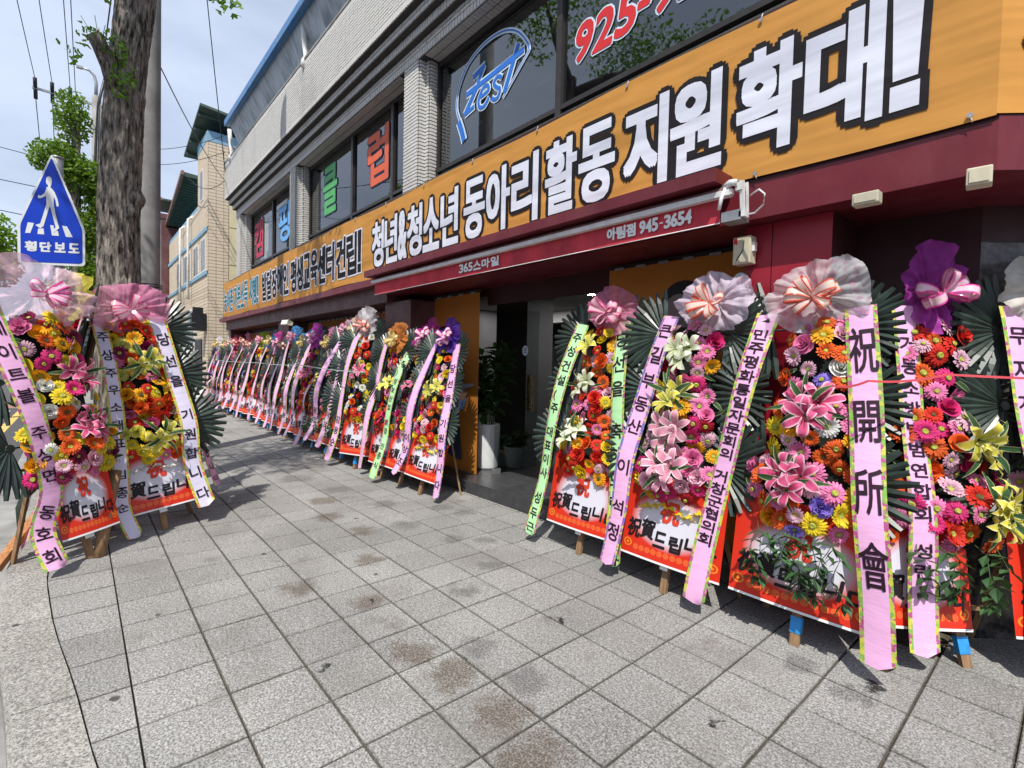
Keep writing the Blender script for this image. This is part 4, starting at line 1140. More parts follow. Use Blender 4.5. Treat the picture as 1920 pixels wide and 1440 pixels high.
BLADE = [blade_mb(.20, .016, .5).mesh('leaf_blade', [blade_m]), blade_mb(.16, .019, .8).mesh('leaf_blade', [blade_m])]
KIND = {'g': ('gerbera', GERB), 'l': ('lily', LILY), 't': ('trumpet_lily', TRUMP), 'r': ('rose', ROSE), 'c': ('carnation', CARN)}

# palm fans
def leaflet_mb(L=0.33, W=0.0235):
    q = MB(); n_ = 4
    ws = [0.30, 0.75, 1.0, 1.0, 0.6]
    for k in range(n_ + 1):
        t_ = k / n_ if k < n_ else 1.0; x = 0.02 + L * (t_ * 0.94 if k < n_ else 1.0); w = W * ws[k]; z = 0.012 * math.sin(t_ * 2.2)
        q.v += [(x, -w, z - .45 * w), (x, 0, z + .25 * w), (x, w, z - .45 * w)]
    for k in range(n_):
        for s_ in range(2):
            c = k * 3 + s_; q.face((c, c + 3, c + 4, c + 1), 0, None, False)
    return q
LFT = leaflet_mb(); LFT_ME = LFT.mesh('leaflet', [M['fan']])
NL = 18
def fan_angles(seed):
    rr = random.Random(seed)
    return [(-86 + 172 * i / (NL - 1) + rr.uniform(-1.5, 1.5), rr.uniform(-3, 3), rr.uniform(0.93, 1.04)) for i in range(NL)]
def leaf_mat(a, tw, sc):   # fan opens along +x in the xz plane, front is -y
    return Matrix.Rotation(-R(a), 4, 'Y') @ Matrix.Rotation(R(-90 + tw * 2), 4, 'X') @ Matrix.Diagonal((sc, 1, -1, 1))
def fan_whole(seed):
    q = MB()
    for i, (a, tw, sc) in enumerate(fan_angles(seed)):
        q.add(LFT, Matrix.Translation((0, 0.003 * (i % 2), 0)) @ leaf_mat(a, tw, sc))
    return q
def hub_mb():
    q = MB(); q.tube([(-0.10, 0, -0.02), (0.0, 0, 0), (0.03, 0, 0)], 0.007, 6); q.tube([(0.0, -0.006, 0), (0.0, 0.006, 0)], 0.028, 10); return q
FANS = [fan_whole(s_).mesh('palm_fan', [M['fan']]) for s_ in range(4)]
HUB = hub_mb().mesh('palm_fan', [M['fan']])

# ribbons of printed satin
def ribbon_mat(name, c, edges):
    t = NT(name); u = t.uv(); dx = t.math('ABSOLUTE', t.math('SUBTRACT', u[0], 0.5))
    v = t.pos(); nn = t.n('ShaderNodeTexVoronoi'); nn.inputs['Scale'].default_value = 48; t.l(v, nn.inputs['Vector'])
    n2 = t.n('ShaderNodeSeparateColor'); t.l(nn.outputs['Color'], n2.inputs[0])
    e = t.mix(t.rng(n2.outputs[0], 0.40, 0.50), edges[0], edges[1]); e = t.mix(t.rng(n2.outputs[1], 0.64, 0.72), e, edges[2])
    e = t.mix(t.rng(t.noise(v, 130, 2), 0.62, 0.72, 0, .6), e, (0.8, 0.8, 0.7))
    body = t.mix(t.rng(t.noise(t.obj(), 5, 3), .3, .7), [x * .96 for x in c], [min(1, x * 1.03) for x in c])
    t.col(t.mix(t.rng(dx, 0.355, 0.375), body, e)); t.rough(0.38); t.spec(0.45)
    t.bump(t.noise(t.obj(), 5, 3, .5, (1.0, 1.0, 3.0)), 0.22, .03)
    return t.mat
YGM = ((0.50, 0.50, 0.06), (0.20, 0.38, 0.06), (0.38, 0.08, 0.20)); BYP = ((0.48, 0.44, 0.12), (0.14, 0.13, 0.40), (0.34, 0.10, 0.32)); YR = ((0.60, 0.56, 0.06), (0.40, 0.48, 0.06), (0.62, 0.16, 0.06))
RM = {'pink': ribbon_mat('pink_ribbon', (0.74, 0.40, 0.64), YGM), 'pinkb': ribbon_mat('pink_blue_edged_ribbon', (0.74, 0.40, 0.64), BYP),
      'green': ribbon_mat('mint_ribbon', (0.42, 0.74, 0.38), YGM), 'white': ribbon_mat('lilac_white_ribbon', (0.66, 0.62, 0.78), YR)}
def ribbon(path, w, seed=0):
    """path: list of (u, v, d); returns mesh builder and a point function f(s, t, h): s across -0.5..0.5, t metres from the top"""
    rr = random.Random(seed); ph = rr.uniform(0, 6)
    pts = [Vector((u, -d, v)) for u, v, d in path]
    cum = [0]
    for a, b in zip(pts[:-1], pts[1:]): cum.append(cum[-1] + (b - a).length)
    L = cum[-1]
    def at(t_):
        t_ = min(max(t_, 0), L)
        for i in range(len(pts) - 1):
            if t_ <= cum[i + 1] or i == len(pts) - 2:
                f_ = (t_ - cum[i]) / (cum[i + 1] - cum[i]); break
        p0 = pts[max(i - 1, 0)]; p1 = pts[i]; p2 = pts[i + 1]; p3 = pts[min(i + 2, len(pts) - 1)]
        f2 = f_ * f_; f3 = f2 * f_
        return 0.5 * ((2 * p1) + (p2 - p0) * f_ + (2 * p0 - 5 * p1 + 4 * p2 - p3) * f2 + (3 * p1 - p0 - 3 * p2 + p3) * f3)
    def f(s_, t_, h=0):
        p = at(t_); q_ = at(t_ + 0.02); p_ = at(t_ - 0.02); d = (q_ - p_).normalized()
        a = d.cross(Vector((0, 1, 0))); a = (Vector((0, 1, 0)).cross(d)).normalized(); a = -a if a.x < 0 else a
        n_ = d.cross(a); n_ = n_ if n_.y < 0 else -n_
        return p + a * (s_ * w) + n_ * (h + 0.016 * math.sin(t_ * 5.2 + ph) + 0.02 * s_ * math.sin(t_ * 3.1 + ph * 2) + 0.006 * math.cos(s_ * 3.0))
    q = MB(); n_ = 34; c_ = 4
    for i in range(n_ + 1):
        for k in range(c_ + 1):
            s_ = k / c_ - .5; q.v.append(tuple(f(s_, L * i / n_ + (0.0 if i < n_ else s_ * 0.05))))
    for i in range(n_):
        for k in range(c_):
            a = i * (c_ + 1) + k
            q.face((a, a + c_ + 1, a + c_ + 2, a + 1), 0, [(k / c_, i / n_), (k / c_, (i + 1) / n_), ((k + 1) / c_, (i + 1) / n_), ((k + 1) / c_, i / n_)], True)
    return q, f, L
def ribbon_text(f, w, text, t0, pitch, size, sq=1.0, bold=0.0018):
    out = []; t_ = t0
    for ch in text:
        l_ = MB(); out.append(l_)
        if ch == ' ': t_ += pitch * 0.75; continue
        h = size * sq
        fn = lambda x, y, d, t_=t_, h=h: f(x / w, t_ + (h - y), 0.004 + d)
        put_glyph(l_, ch, -size / 2, 0, size, h, fn, bold * size / 0.09, 0, 0, 7, em=True, slant=-0.02)
        t_ += pitch
    return [o for o in out if o.v]

# tulle and bow loops
def tulle_mat(name, c, alpha=0.62, spots=None):
    t = NT(name); col = t.mix(t.rng(t.noise(t.obj(), 16, 3), .35, .65), [x * .8 for x in c], [min(1, x * 1.1) for x in c])
    if spots:
        vo = t.n('ShaderNodeTexVoronoi'); vo.inputs['Scale'].default_value = 16; t.l(t.obj(), vo.inputs['Vector']); col = t.mix(t.rng(vo.outputs['Distance'], .22, .38, .75, 0), col, spots)
    t.col(col); t.rough(.6); t.spec(.3)
    tl_ = t.n('ShaderNodeBsdfTranslucent'); t.l(col, tl_.inputs['Color']); m1 = t.n('ShaderNodeMixShader'); m1.inputs[0].default_value = .4
    t.l(t.p.outputs[0], m1.inputs[1]); t.l(tl_.outputs[0], m1.inputs[2])
    tr = t.n('ShaderNodeBsdfTransparent'); m2 = t.n('ShaderNodeMixShader'); m2.inputs[0].default_value = alpha
    t.l(tr.outputs[0], m2.inputs[1]); t.l(m1.outputs[0], m2.inputs[2]); t.l(m2.outputs[0], t.out.inputs['Surface']); return t.mat
TC = {'pink': ((.84, .30, .50), .58), 'palepink': ((.88, .58, .68), .60), 'lilacwhite': ((.84, .72, .86), .76), 'white': ((.86, .84, .87), .56), 'cream': ((.74, .71, .66), .95), 'purple': ((.58, .07, .52), .72),
      'violet': ((.10, .03, .42), .7), 'magenta': ((.62, .05, .38), .7), 'blue': ((.10, .34, .70), .72), 'lime': ((.40, .62, .03), .85), 'rose': ((.66, .10, .18), .66), 'orange': ((.72, .25, .05), .75), 'lemon': ((.78, .74, .12), .85)}
TM_ = {k: tulle_mat('tulle_' + k, *v, spots=(.72, .42, .56) if k in ('white',) else None) for k, v in TC.items()}
def tulle_mb(seed, rx=0.30, rz=0.24, lobes=9):
    rr = random.Random(seed); q = MB(); nt_, nr = 120, 12; p1, p2, p3, p4 = [rr.uniform(0, 6.28) for _ in range(4)]; a1 = rr.uniform(.04, .14); a2 = rr.uniform(.03, .08)
    for j in range(nr + 1):
        r = j / nr
        for i in range(nt_):
            th = 2 * math.pi * i / nt_
            R_ = 1 + a1 * math.sin(2 * th + p1) + a2 * math.sin(5 * th + p2)
            R_ += 0.20 * mn.noise(Vector((math.cos(th) * 1.6, math.sin(th) * 1.6, seed * 2.7))) 
            wob = th + 0.5 * mn.noise(Vector((math.cos(th) * 1.2, math.sin(th) * 1.2, seed * 1.3)))
            out = 0.02 + 0.11 * r - 0.07 * r * r + (0.022 * math.sin(lobes * wob + p3) + 0.014 * math.sin((lobes * 2 - 3) * wob + p4) * (1 - .3 * r) + 0.03 * math.sin(2 * th + p1)) * r ** 0.8 + 0.050 * r * mn.noise(Vector((r * 3 * math.cos(th), r * 3 * math.sin(th), seed * 5.1))) + 0.008 * r * math.sin(37 * wob + p2) + 0.016 * mn.noise(Vector((r * 9 * math.cos(th), r * 9 * math.sin(th), seed * 2.1)))
            q.v.append((rx * R_ * r * math.cos(th), -out, rz * R_ * r * math.sin(th)))
    for j in range(nr):
        for i in range(nt_):
            i2 = (i + 1) % nt_; q.face((j * nt_ + i, j * nt_ + i2, (j + 1) * nt_ + i2, (j + 1) * nt_ + i), 0, None, True)
    return q
def bow_mat(name, c, e):
    t = NT(name); u = t.uv(); dx = t.math('ABSOLUTE', t.math('SUBTRACT', u[0], .5))
    g_ = t.rng(t.noise(t.obj(), 60, 2), .58, .64, 0, .5); b_ = t.mix(g_, c, (.72, .50, .12))
    t.col(t.mix(t.rng(dx, .26, .42), b_, e)); t.rough(.25); t.spec(.6)
    tl_ = t.n('ShaderNodeBsdfTranslucent'); t.l(t.mix(t.rng(dx, .26, .42), b_, e), tl_.inputs['Color']); m1 = t.n('ShaderNodeMixShader'); m1.inputs[0].default_value = .3
    t.l(t.p.outputs[0], m1.inputs[1]); t.l(tl_.outputs[0], m1.inputs[2]); t.l(m1.outputs[0], t.out.inputs['Surface']); return t.mat
BM = {'magenta': bow_mat('bow_magenta', (.86, .62, .74), (.74, .03, .32)), 'red': bow_mat('bow_red', (.82, .66, .60), (.74, .07, .03)), 'gold': bow_mat('bow_gold', (.78, .66, .34), (.66, .50, .12)),
      'pink': bow_mat('bow_pink', (.82, .50, .60), (.70, .08, .30)), 'orange': bow_mat('bow_orange', (.8, .5, .2), (.75, .25, .03))}
def loop_mb(L, W, H_):
    q = MB(); n_ = 14
    for i in range(n_ + 1):
        a = 2 * math.pi * i / n_; x = L * (1 - math.cos(a)) / 2; z = H_ * math.sin(a) * math.sin(a / 2) ; w = W * (0.30 + 0.70 * math.sin(a / 2))
        q.v += [(x, -w / 2, z), (x, 0, z + .0), (x, w / 2, z)]
    for i in range(n_):
        for s_ in range(2):
            c = i * 3 + s_; q.face((c, c + 1, c + 4, c + 3), 0, [(s_ / 2, 0), (s_ / 2 + .5, 0), (s_ / 2 + .5, 1), (s_ / 2, 1)], True)
    return q
lp = loop_mb(0.145, 0.060, 0.042); LOOP = {k: lp.mesh('bow_loop', [m_]) for k, m_ in BM.items()}
def loops(seed):
    rr = random.Random(seed); out = []
    for i in range(10):
        a = (rr.choice((0, 180)) + rr.uniform(-50, 50)) if i < 6 else rr.uniform(0, 360)
        out.append(Matrix.Translation((0, -0.04 - 0.004 * i, 0)) @ Matrix.Rotation(R(a), 4, 'Y') @ Matrix.Rotation(R(90 + rr.uniform(-25, 25)), 4, 'X') @ Matrix.Rotation(R(-rr.uniform(5, 38)), 4, 'Y') @ Matrix.Diagonal((rr.uniform(.8, 1.1),) * 3 + (1,)))
    return out
def bow_whole(seed):
    q = MB()
    for m_ in loops(seed): q.add(lp, m_)
    return q
BOWS = {k: bow_whole(i + 5).mesh('bow', [m_]) for i, (k, m_) in enumerate(BM.items())}
TULLES = {}
def tulle_mesh(c, seed, rx, rz):
    return tulle_mb(seed, rx, rz).mesh('tulle', [TM_[c]])

# board with printed greeting
def board_mat():
    t = NT('greeting_board'); u = t.uv()
    x = t.math('MULTIPLY', t.math('SUBTRACT', u[0], .5), 2.3); y = t.math('MULTIPLY', t.math('SUBTRACT', u[1], .48), 2.9)
    r = t.math('SQRT', t.math('ADD', t.math('MULTIPLY', x, x), t.math('MULTIPLY', y, y)))
    c = t.mix(t.rng(r, .66, .98), (0.62, 0.61, 0.69), (0.60, 0.028, 0.010))
    # row of faint coins along the foot
    cx = t.math('SUBTRACT', t.math('FRACT', t.math('MULTIPLY', u[0], 15)), .5); cy = t.math('MULTIPLY', t.math('SUBTRACT', u[1], .11), 13)
    rr = t.math('SQRT', t.math('ADD', t.math('MULTIPLY', cx, cx), t.math('MULTIPLY', cy, cy)))
    ring = t.math('MULTIPLY', t.rng(rr, .40, .44, 1, 0), t.rng(t.math('ABSOLUTE', t.math('SUBTRACT', rr, .2)), .03, .07, .4, 1))
    side = t.rng(t.math('ABSOLUTE', t.math('SUBTRACT', u[0], .5)), .36, .37, 1, 0)
    c = t.mix(t.math('MULTIPLY', t.math('MULTIPLY', ring, side), .38), c, (0.85, 0.30, 0.06))
    px = t.math('SUBTRACT', t.math('ABSOLUTE', t.math('SUBTRACT', u[0], .5)), .43); py = t.math('SUBTRACT', u[1], .14)
    pr = t.math('SQRT', t.math('ADD', t.math('MULTIPLY', px, px), t.math('MULTIPLY', py, py)))
    wv = t.math('SINE', t.math('MULTIPLY', pr, 190)); pf = t.math('MULTIPLY', t.rng(pr, .045, .055, 1, 0), t.rng(wv, 0, .3))
    c = t.mix(t.math('MULTIPLY', pf, .65), c, (0.80, 0.36, 0.03))
    t.col(c); t.rough(0.42); t.spec(.4); t.bump(t.noise(t.obj(), 6, 3), .12, .03); return t.mat
M['board'] = board_mat()
def board_pt(u, v, w=0.76, z0=0.20, h=0.60, h_=0.0):
    return Vector((u * w, -0.05 - 0.030 * math.cos(u * 2.6) - h_, z0 + v * h))
def board_mb(w=0.76, z0=0.20, h=0.60):
    q = MB(); nx, nz = 16, 6
    for i in range(nx + 1):
        for k in range(nz + 1): q.v.append(tuple(board_pt(i / nx - .5, k / nz, w, z0, h)))
    for i in range(nx):
        for k in range(nz):
            a = i * (nz + 1) + k; q.face((a, a + nz + 1, a + nz + 2, a + 1), 0, [(i / nx, k / nz), ((i + 1) / nx, k / nz), ((i + 1) / nx, (k + 1) / nz), (i / nx, (k + 1) / nz)], True)
    b = len(q.v)
    for i in range(nx + 1):
        p = board_pt(i / nx - .5, 0, w, z0, h); q.v += [(p.x, p.y - .004, p.z - .002), (p.x, p.y - .004, p.z + .012), (p.x, p.y + .012, p.z - .002)]
    for i in range(nx):
        a = b + i * 3; q.face((a, a + 3, a + 4, a + 1), 1); q.face((a, a + 2, a + 5, a + 3), 1)
    return q
BOARD = board_mb().mesh('board', [M['board'], M['white_sign']])
l1 = MB(); put_glyph(l1, '祝', -.075, .49, .14, .15, lambda x, y, d: board_pt(x / .76, (y - .2) / .6, h_=.0035 + d), .007, 0, 0, 8)
L_RED = l1.mesh('lettering', [M['red_ink']])
l1 = MB()
for i, c_ in enumerate('祝賀드립니다'):
    s_ = .105; x_ = -.345 + i * .118; dy = .02 * math.sin(i * 1.9)
    put_glyph(l1, c_, x_, .335 + dy - .006 * i, s_ * (1.05 if i < 2 else .86), s_ * (1.25 if i < 2 else 1.0), lambda x, y, d: board_pt(x / .76, (y - .2) / .6, h_=.0035 + d), .0045, 0, 0, 8, slant=.12)
L_BLK = l1.mesh('lettering', [M['ink']])
def vine_mb(seed, L=0.30):
    q = MB(); rr = random.Random(seed); x = 0; pts = []
    for i in range(7): pts.append((x, -0.02 - 0.05 * math.sin(i * .5), -L * i / 6)); x += rr.uniform(-.03, .03)
    q.tube(pts, .0025, 4, 1)
    for i in range(1, 7):
        for s_ in (-1, 1):
            p = pts[i]; leaf_card(q, p, (s_ * rr.uniform(.4, 1), rr.uniform(-.5, .1), -rr.uniform(.3, 1.0)), rr.uniform(.065, .095), rr.uniform(.044, .060), 0, .15)
    leaf_card(q, pts[-1], (0, 0, -1), .06, .035)
    return q
VINES = [vine_mb(s_).mesh('trailing_vine', [M['vine'], M['stem']]) for s_ in (1, 2, 3)]
BACK = MB()
for (v0, v1, hw, d) in ((0.62, 1.04, .22, .06), (1.04, 1.42, .17, .06), (1.42, 1.9, .15, .05)):
    BACK.box(-hw, hw, -d, 0.0, v0 + .002, v1 - .002)
BACK_ME = BACK.mesh('flower_backing', [M['fabric_dark']])
print('flowers ready')
# ------------------------------------------------------------------ congratulation wreaths on easels
RL = [(-.27, 1.97, .09), (-.34, 1.45, .15), (-.40, .95, .17), (-.43, .50, .13), (-.47, .05, .15)]
RR_ = [(.20, 1.97, .09), (.27, 1.45, .15), (.33, .95, .17), (.39, .50, .13), (.43, .05, .15)]
TIERS = [(.66, 1.03, .285, .12), (1.03, 1.41, .215, .10), (1.41, 1.88, .165, .08)]
def wreath(base, yaw, label, lean=10, roll=0, left=None, right=None, tulle='pink', bow='magenta', pal=None, feat=(), vines=0, seed=0, near=True,
           board=True, text=True, fans=(1.85, 1.42, .95), tl_size=(.30, .24), tl_off=(0, 2.06), leg=0.0, tape=False, group=None, dens=None, fr=.32, sides=(-1, 1), fl=.27, frx=.22, boff=0, bsc=1.0, wob=False, trump=None, rp=None, lp_=None, top_gap=0, second=None):
    rr = random.Random(seed * 7 + 3)
    r_ = empty('congratulation_wreath', (base[0], base[1], 0), (-R(lean), R(roll), R(yaw)), label, 'flower wreath', group)
    r_.rotation_euler = (Matrix.Rotation(R(yaw), 3, 'Z') @ Matrix.Rotation(-R(lean), 3, 'X') @ Matrix.Rotation(R(roll), 3, 'Y')).to_euler()
    T_ = Matrix.Translation
    if wob:
        roll = rr.uniform(-3.5, 3.5); lean = lean + rr.uniform(-2, 3); sc_w = rr.uniform(.93, 1.05); r_.scale = (sc_w * rr.uniform(.96, 1.05),) * 1 + (sc_w, sc_w)
        r_.rotation_euler = (Matrix.Rotation(R(yaw), 3, 'Z') @ Matrix.Rotation(-R(lean), 3, 'X') @ Matrix.Rotation(R(roll), 3, 'Y')).to_euler()
        RLv = [(u + rr.uniform(-.03, .03), v + (rr.uniform(-.05, .12) if v < .1 else 0), d + rr.uniform(-.02, .03)) for u, v, d in (lp_ or RL)]; lp_ = RLv
    # easel: front post and two rear props, feet on the ground
    Rm = r_.rotation_euler.to_matrix()
    up = Rm.transposed() @ Vector((0, 0, 1))          # world up in the local frame
    def foot(u, y):                                  # local point with world height 0
        return Vector((u, y, -(up.x * u + up.y * y) / up.z))
    q = MB(); f_ = foot(leg, 0.0); q.bar(f_, (0.0, 0.02, 1.0), .048, .03, 0, (0, 1, 0)); q.build('post', M['wood'], r_)
    q = MB(); q.bar((-.10, .03, 1.9), (-.10, .03, .25), .03, .02); q.bar((.10, .03, 1.9), (.10, .03, .25), .03, .02); q.bar((-.36, .03, .78), (.36, .03, .78), .03, .02); q.bar((-.28, .03, .3), (.28, .03, .3), .03, .02); q.build('easel_frame', M['wood'], r_)
    q = MB(); q.bar(foot(.34, .36), (.08, .05, 1.1), .035, .022); q.build('rear_prop', M['wood'], r_)
    q = MB(); q.bar(foot(-.30, .36), (-.08, .05, 1.1), .035, .022); q.build('rear_prop', M['wood'], r_)
    if tape:
        d_ = (Vector((0, .02, 1.0)) - f_).normalized(); q = MB(); q.bar(f_ + d_ * .07, f_ + d_ * .16, .056, .038, 0, (0, 1, 0)); q.build('blue_tape', M['blue_tape'], r_)
        if near == 0: 
            q = MB(); d_ = (Vector((.08, .05, 1.1)) - foot(.34, .36)).normalized(); q.bar(foot(.34, .36) + d_ * .05, foot(.34, .36) + d_ * .14, .042, .030); q.build('blue_tape', M['blue_tape'], r_)
    if board:
        b_ = link('board', BOARD, r_, T_((boff, 0, 0)) @ Matrix.Diagonal((bsc, 1, 1, 1))); link('lettering', L_RED, b_); link('lettering', L_BLK, b_)
        q = MB(); q.box(-.03 + leg * .6, .03 + leg * .6, -.055, -.05, .165, .215)
        if near == 1: q.build('label_tag', M['white_sign'], r_)
    link('flower_backing', BACK_ME, r_)
    # palm fans
    for vi, v in enumerate(fans):
        for s_ in sides:
            k = rr.randrange(4); sc = fr / .36 * rr.uniform(.95, 1.06) * (1.06 if vi == 2 else 1.0)
            hb = (fl if s_ < 0 else frx) + .03 * vi
            m_ = T_((s_ * hb, -.03 if near else -.085 + .02 * (vi % 2) + rr.uniform(-.01, .01) - .05 * (vi % 2), v)) @ Matrix.Rotation(R(rr.uniform(-6, 6) - s_ * (6 if near else 9)), 4, 'Z') @ Matrix.Rotation(R(s_ * rr.uniform(-2, 16)), 4, 'Y')
            if s_ < 0: m_ = m_ @ Matrix.Rotation(math.pi, 4, 'Z') @ Matrix.Diagonal((1, -1, 1, 1))
            m_ = m_ @ Matrix.Diagonal((sc, 1, sc, 1))
            if near:
                h_ = link('palm_fan', HUB, r_, m_)
                for i, (a, tw, c_) in enumerate(fan_angles(k)):
                    link('leaflet', LFT_ME, h_, T_((0, .003 * (i % 2), 0)) @ leaf_mat(a, tw, c_))
            else: link('palm_fan', FANS[k], r_, m_)
    # ribbons
    for side, spec, path in ((-1, left, lp_ or RL), (1, right, rp or RR_)):
        if not spec: continue
        key, txt, size, pitch, t0 = spec[:5]
        w = spec[5] if len(spec) > 5 else .135
        q, f, L = ribbon(path, w, seed + side); ro_ = q.build('ribbon', [RM[key]], r_)
        if txt and text:
            ls = ribbon_text(f, w, txt, t0, pitch, size, spec[6] if len(spec) > 6 else 1.0)
            if near:
                for l_ in ls: l_.build('letter', M['ink_purple'], ro_)
            else:
                l_ = MB()
                for x_ in ls: l_.add(x_)
                tag(l_.build('lettering', M['ink_purple'], ro_), kind='stuff')
    # flowers
    pal = pal or ['red', 'orange', 'yellow', 'pink', 'blush', 'hot', 'white', 'amber']
    pts = []; md = dens or (.074 if near else .086)
    def surf(u, v):
        for (v0, v1, hw, d) in TIERS:
            if v0 <= v <= v1 or (v0 == TIERS[0][0] and v < v0) or (v1 == TIERS[-1][1] and v > v1):
                vc = (v0 + v1) / 2; vh = (v1 - v0) / 2
                dd = d * max(0, 1 - .75 * (u / hw) ** 2 - .55 * ((v - vc) / vh) ** 2)
                return .075 + dd * (1 if near else .9), Vector((u / hw * .75, -1, (v - vc) / vh * .55)).normalized()
        return .08, Vector((0, -1, 0))
    def put(kind, colr, u, v, dl=0.0, sc=1.0, tilt=.36, n=None):
        d, nn = surf(u, v); nn = n or (nn + Vector((rr.uniform(-1, 1), 0, rr.uniform(-1, 1))) * tilt).normalized()
        nm, lib = KIND[kind]; me = rr.choice(lib[colr])
        qd = nn.to_track_quat('Z', 'Y').to_matrix().to_4x4() @ Matrix.Rotation(rr.uniform(0, 6.28), 4, 'Z')
        link(nm, me, r_, T_((u, -d - dl, v)) @ qd @ Matrix.Diagonal((sc * rr.uniform(.9, 1.08), sc, sc, 1)))
    for (u, v, colr, n_, bl) in feat:
        for i in range(n_):
            a = 6.28 * i / n_ + .5; ra = .06 if n_ > 1 else 0
            put('l', colr, u + ra * math.cos(a), v + ra * math.sin(a), .055, 1.0, .45)
        for i in range(bl):
            a = 6.28 * i / bl + rr.uniform(-.3, .3)
            d, _n = surf(u, v)
            link('leaf_blade', BLADE[i % 2], r_, T_((u + .02 * math.cos(a), -d - .05, v + .02 * math.sin(a))) @ Matrix.Rotation(-a, 4, 'Y') @ Matrix.Rotation(R(90 + rr.uniform(-30, 30)), 4, 'X'))
    tries = 0
    while tries < (1500 if near else 500):
        tries += 1; T0 = rr.choice(TIERS); u = rr.uniform(-T0[2], T0[2]); v = rr.uniform(T0[0], T0[1] - top_gap)
        if v < .70 and abs(u) > .20: continue
        if any((u - a) ** 2 + (v - b) ** 2 < md * md for a, b in pts): continue
        if any((u - a[0]) ** 2 + (v - a[1]) ** 2 < (.10 if a[3] > 1 else .07) ** 2 for a in feat): continue
        pts.append((u, v))
    pts.sort(key=lambda p: p[1])
    for (u, v) in pts:
        zone = rr.random(); colr = pal[int(abs(mn.noise(Vector((u * 4, v * 4, seed * 3.1)))) * 3.2 * len(pal) + rr.random() * 2.2) % len(pal)]
        kd = 'g' if zone < .80 else ('c' if zone < .9 else 'r')
        put(kd, colr, u, v, rr.uniform(-.02, .035), rr.uniform(.74, 1.10) * (1.0 if kd == 'g' else 1.35))
    if near:
        for i in range(12):
            T0 = TIERS[i % 3]; s_ = rr.choice((-1, 1)); u = s_ * T0[2] * rr.uniform(.5, 1.0); v = rr.uniform(T0[0], T0[1]); d, _n = surf(u, v)
            link('leaf_blade', BLADE[i % 2], r_, T_((u, -d + .03, v)) @ Matrix.Rotation(-(0 if s_ > 0 else math.pi) - rr.uniform(-.9, .9), 4, 'Y') @ Matrix.Rotation(R(90 + rr.uniform(-30, 30)), 4, 'X') @ Matrix.Diagonal((.65, .8, .8, 1)))
    if trump:
        for i in range(7):
            u = -.20 + .4 * i / 6; put('t', trump, u, .60 - .03 * math.cos(i * 1.3) - .03 * (1 - abs(u) / .2), .0, 1.15, .3, Vector((rr.uniform(-.2, .2), -.6, -1)).normalized())
    for i in range(vines):
        u = -.24 + .48 * (i + .5) / vines; link('trailing_vine', VINES[i % 3], r_, T_((u, -.14, .66)) @ Matrix.Rotation(rr.uniform(-.4, .4), 4, 'Y') @ Matrix.Diagonal((rr.choice((-1, 1)), 1, rr.uniform(.8, 1.1), 1)))
    # tulle and bow
    link('tulle', tulle_mesh(tulle, seed + 11, *tl_size), r_, T_((tl_off[0], -.06, tl_off[1])) @ Matrix.Rotation(R(rr.uniform(-15, 15)), 4, 'Y'))
    if near:
        bw_ = empty('bow', (0, 0, 0)); bw_.parent = r_; bw_.matrix_local = T_((tl_off[0], -.14, tl_off[1] - .035))
        for m_ in loops(seed + 5): link('bow_loop', LOOP[bow], bw_, m_)
    else: link('bow', BOWS[bow], r_, T_((tl_off[0], -.13, tl_off[1] - .035)) @ Matrix.Diagonal((1.0, 1, 1.0, 1)))
    return r_
GR = 'wreaths standing right of the entrance'
wreath((-2.736, 3.173), 0, 'wreath with mint green ribbons and pink tulle, nearest the glass entrance on its right', left=('green', '주성건설(주 대표이사 성두근', .092, .124, .12), right=('green', '당선을 축하드립니다', .125, .19, .14, .14), tulle='pink', bow='pink',
       pal=['red', 'yellow', 'pink', 'red', 'amber', 'orange', 'yellow', 'blush'], feat=((-.10, 1.42, 'white', 3, 4), (-.12, 1.0, 'white', 3, 4), (-.06, 1.74, 'yellow', 1, 0)), seed=1, leg=-.02, group=GR, near=1, tl_size=(.24, .23), tl_off=(.08, 2.06), fr=.34)
wreath((-1.867, 3.088), 0, 'wreath with lilac tulle and pink ribbon edged in blue, second from the glass entrance', left=('pinkb', '큰길부동산 이 석정', .112, .175, .10, .145), right=None, tulle='lilacwhite', bow='red',
       pal=['hot', 'blush', 'pink', 'crimson', 'pink', 'amber', 'yellow', 'blush'], feat=((.0, 1.68, 'white', 3, 0), (-.05, 1.38, 'yellow', 3, 8), (-.02, 1.12, 'blush', 3, 5), (.0, .86, 'blush', 3, 3)), seed=2, leg=-.03, group=GR, near=1, trump='yellow', tl_size=(.26, .22), tl_off=(.15, 2.05), fr=.34,
       lp_=[(-.18, 1.97, .09), (-.28, 1.45, .15), (-.36, .95, .17), (-.39, .50, .13), (-.44, .08, .15)])
wreath((-1.05, 3.1), 1, 'wreath with white tulle, orange bow and big brush characters on its right pink ribbon', left=('pink', '민주평화통일자문회의 거창군협의회', .10, .083, .15, .14, .72), right=('pink', '祝開所會', .118, .37, .16, .155, 2.0), tulle='white', bow='red',
       pal=['pink', 'orange', 'blush', 'white', 'yellow', 'pink', 'amber', 'lilac', 'orange'], feat=((.0, 1.36, 'pink', 3, 8), (-.04, .93, 'pink', 3, 6)), seed=3, leg=0, tape=True, vines=9, group=GR, near=2, tl_size=(.275, .235), tl_off=(-.03, 2.04), fr=.33, frx=.10, fl=.31, dens=.078,
       lp_=[(-.31, 1.95, .09), (-.38, 1.45, .15), (-.45, .95, .17), (-.505, .50, .15), (-.55, .06, .15)], rp=[(.19, 1.95, .09), (.26, 1.45, .15), (.32, .95, .17), (.38, .50, .16), (.42, .08, .15)])
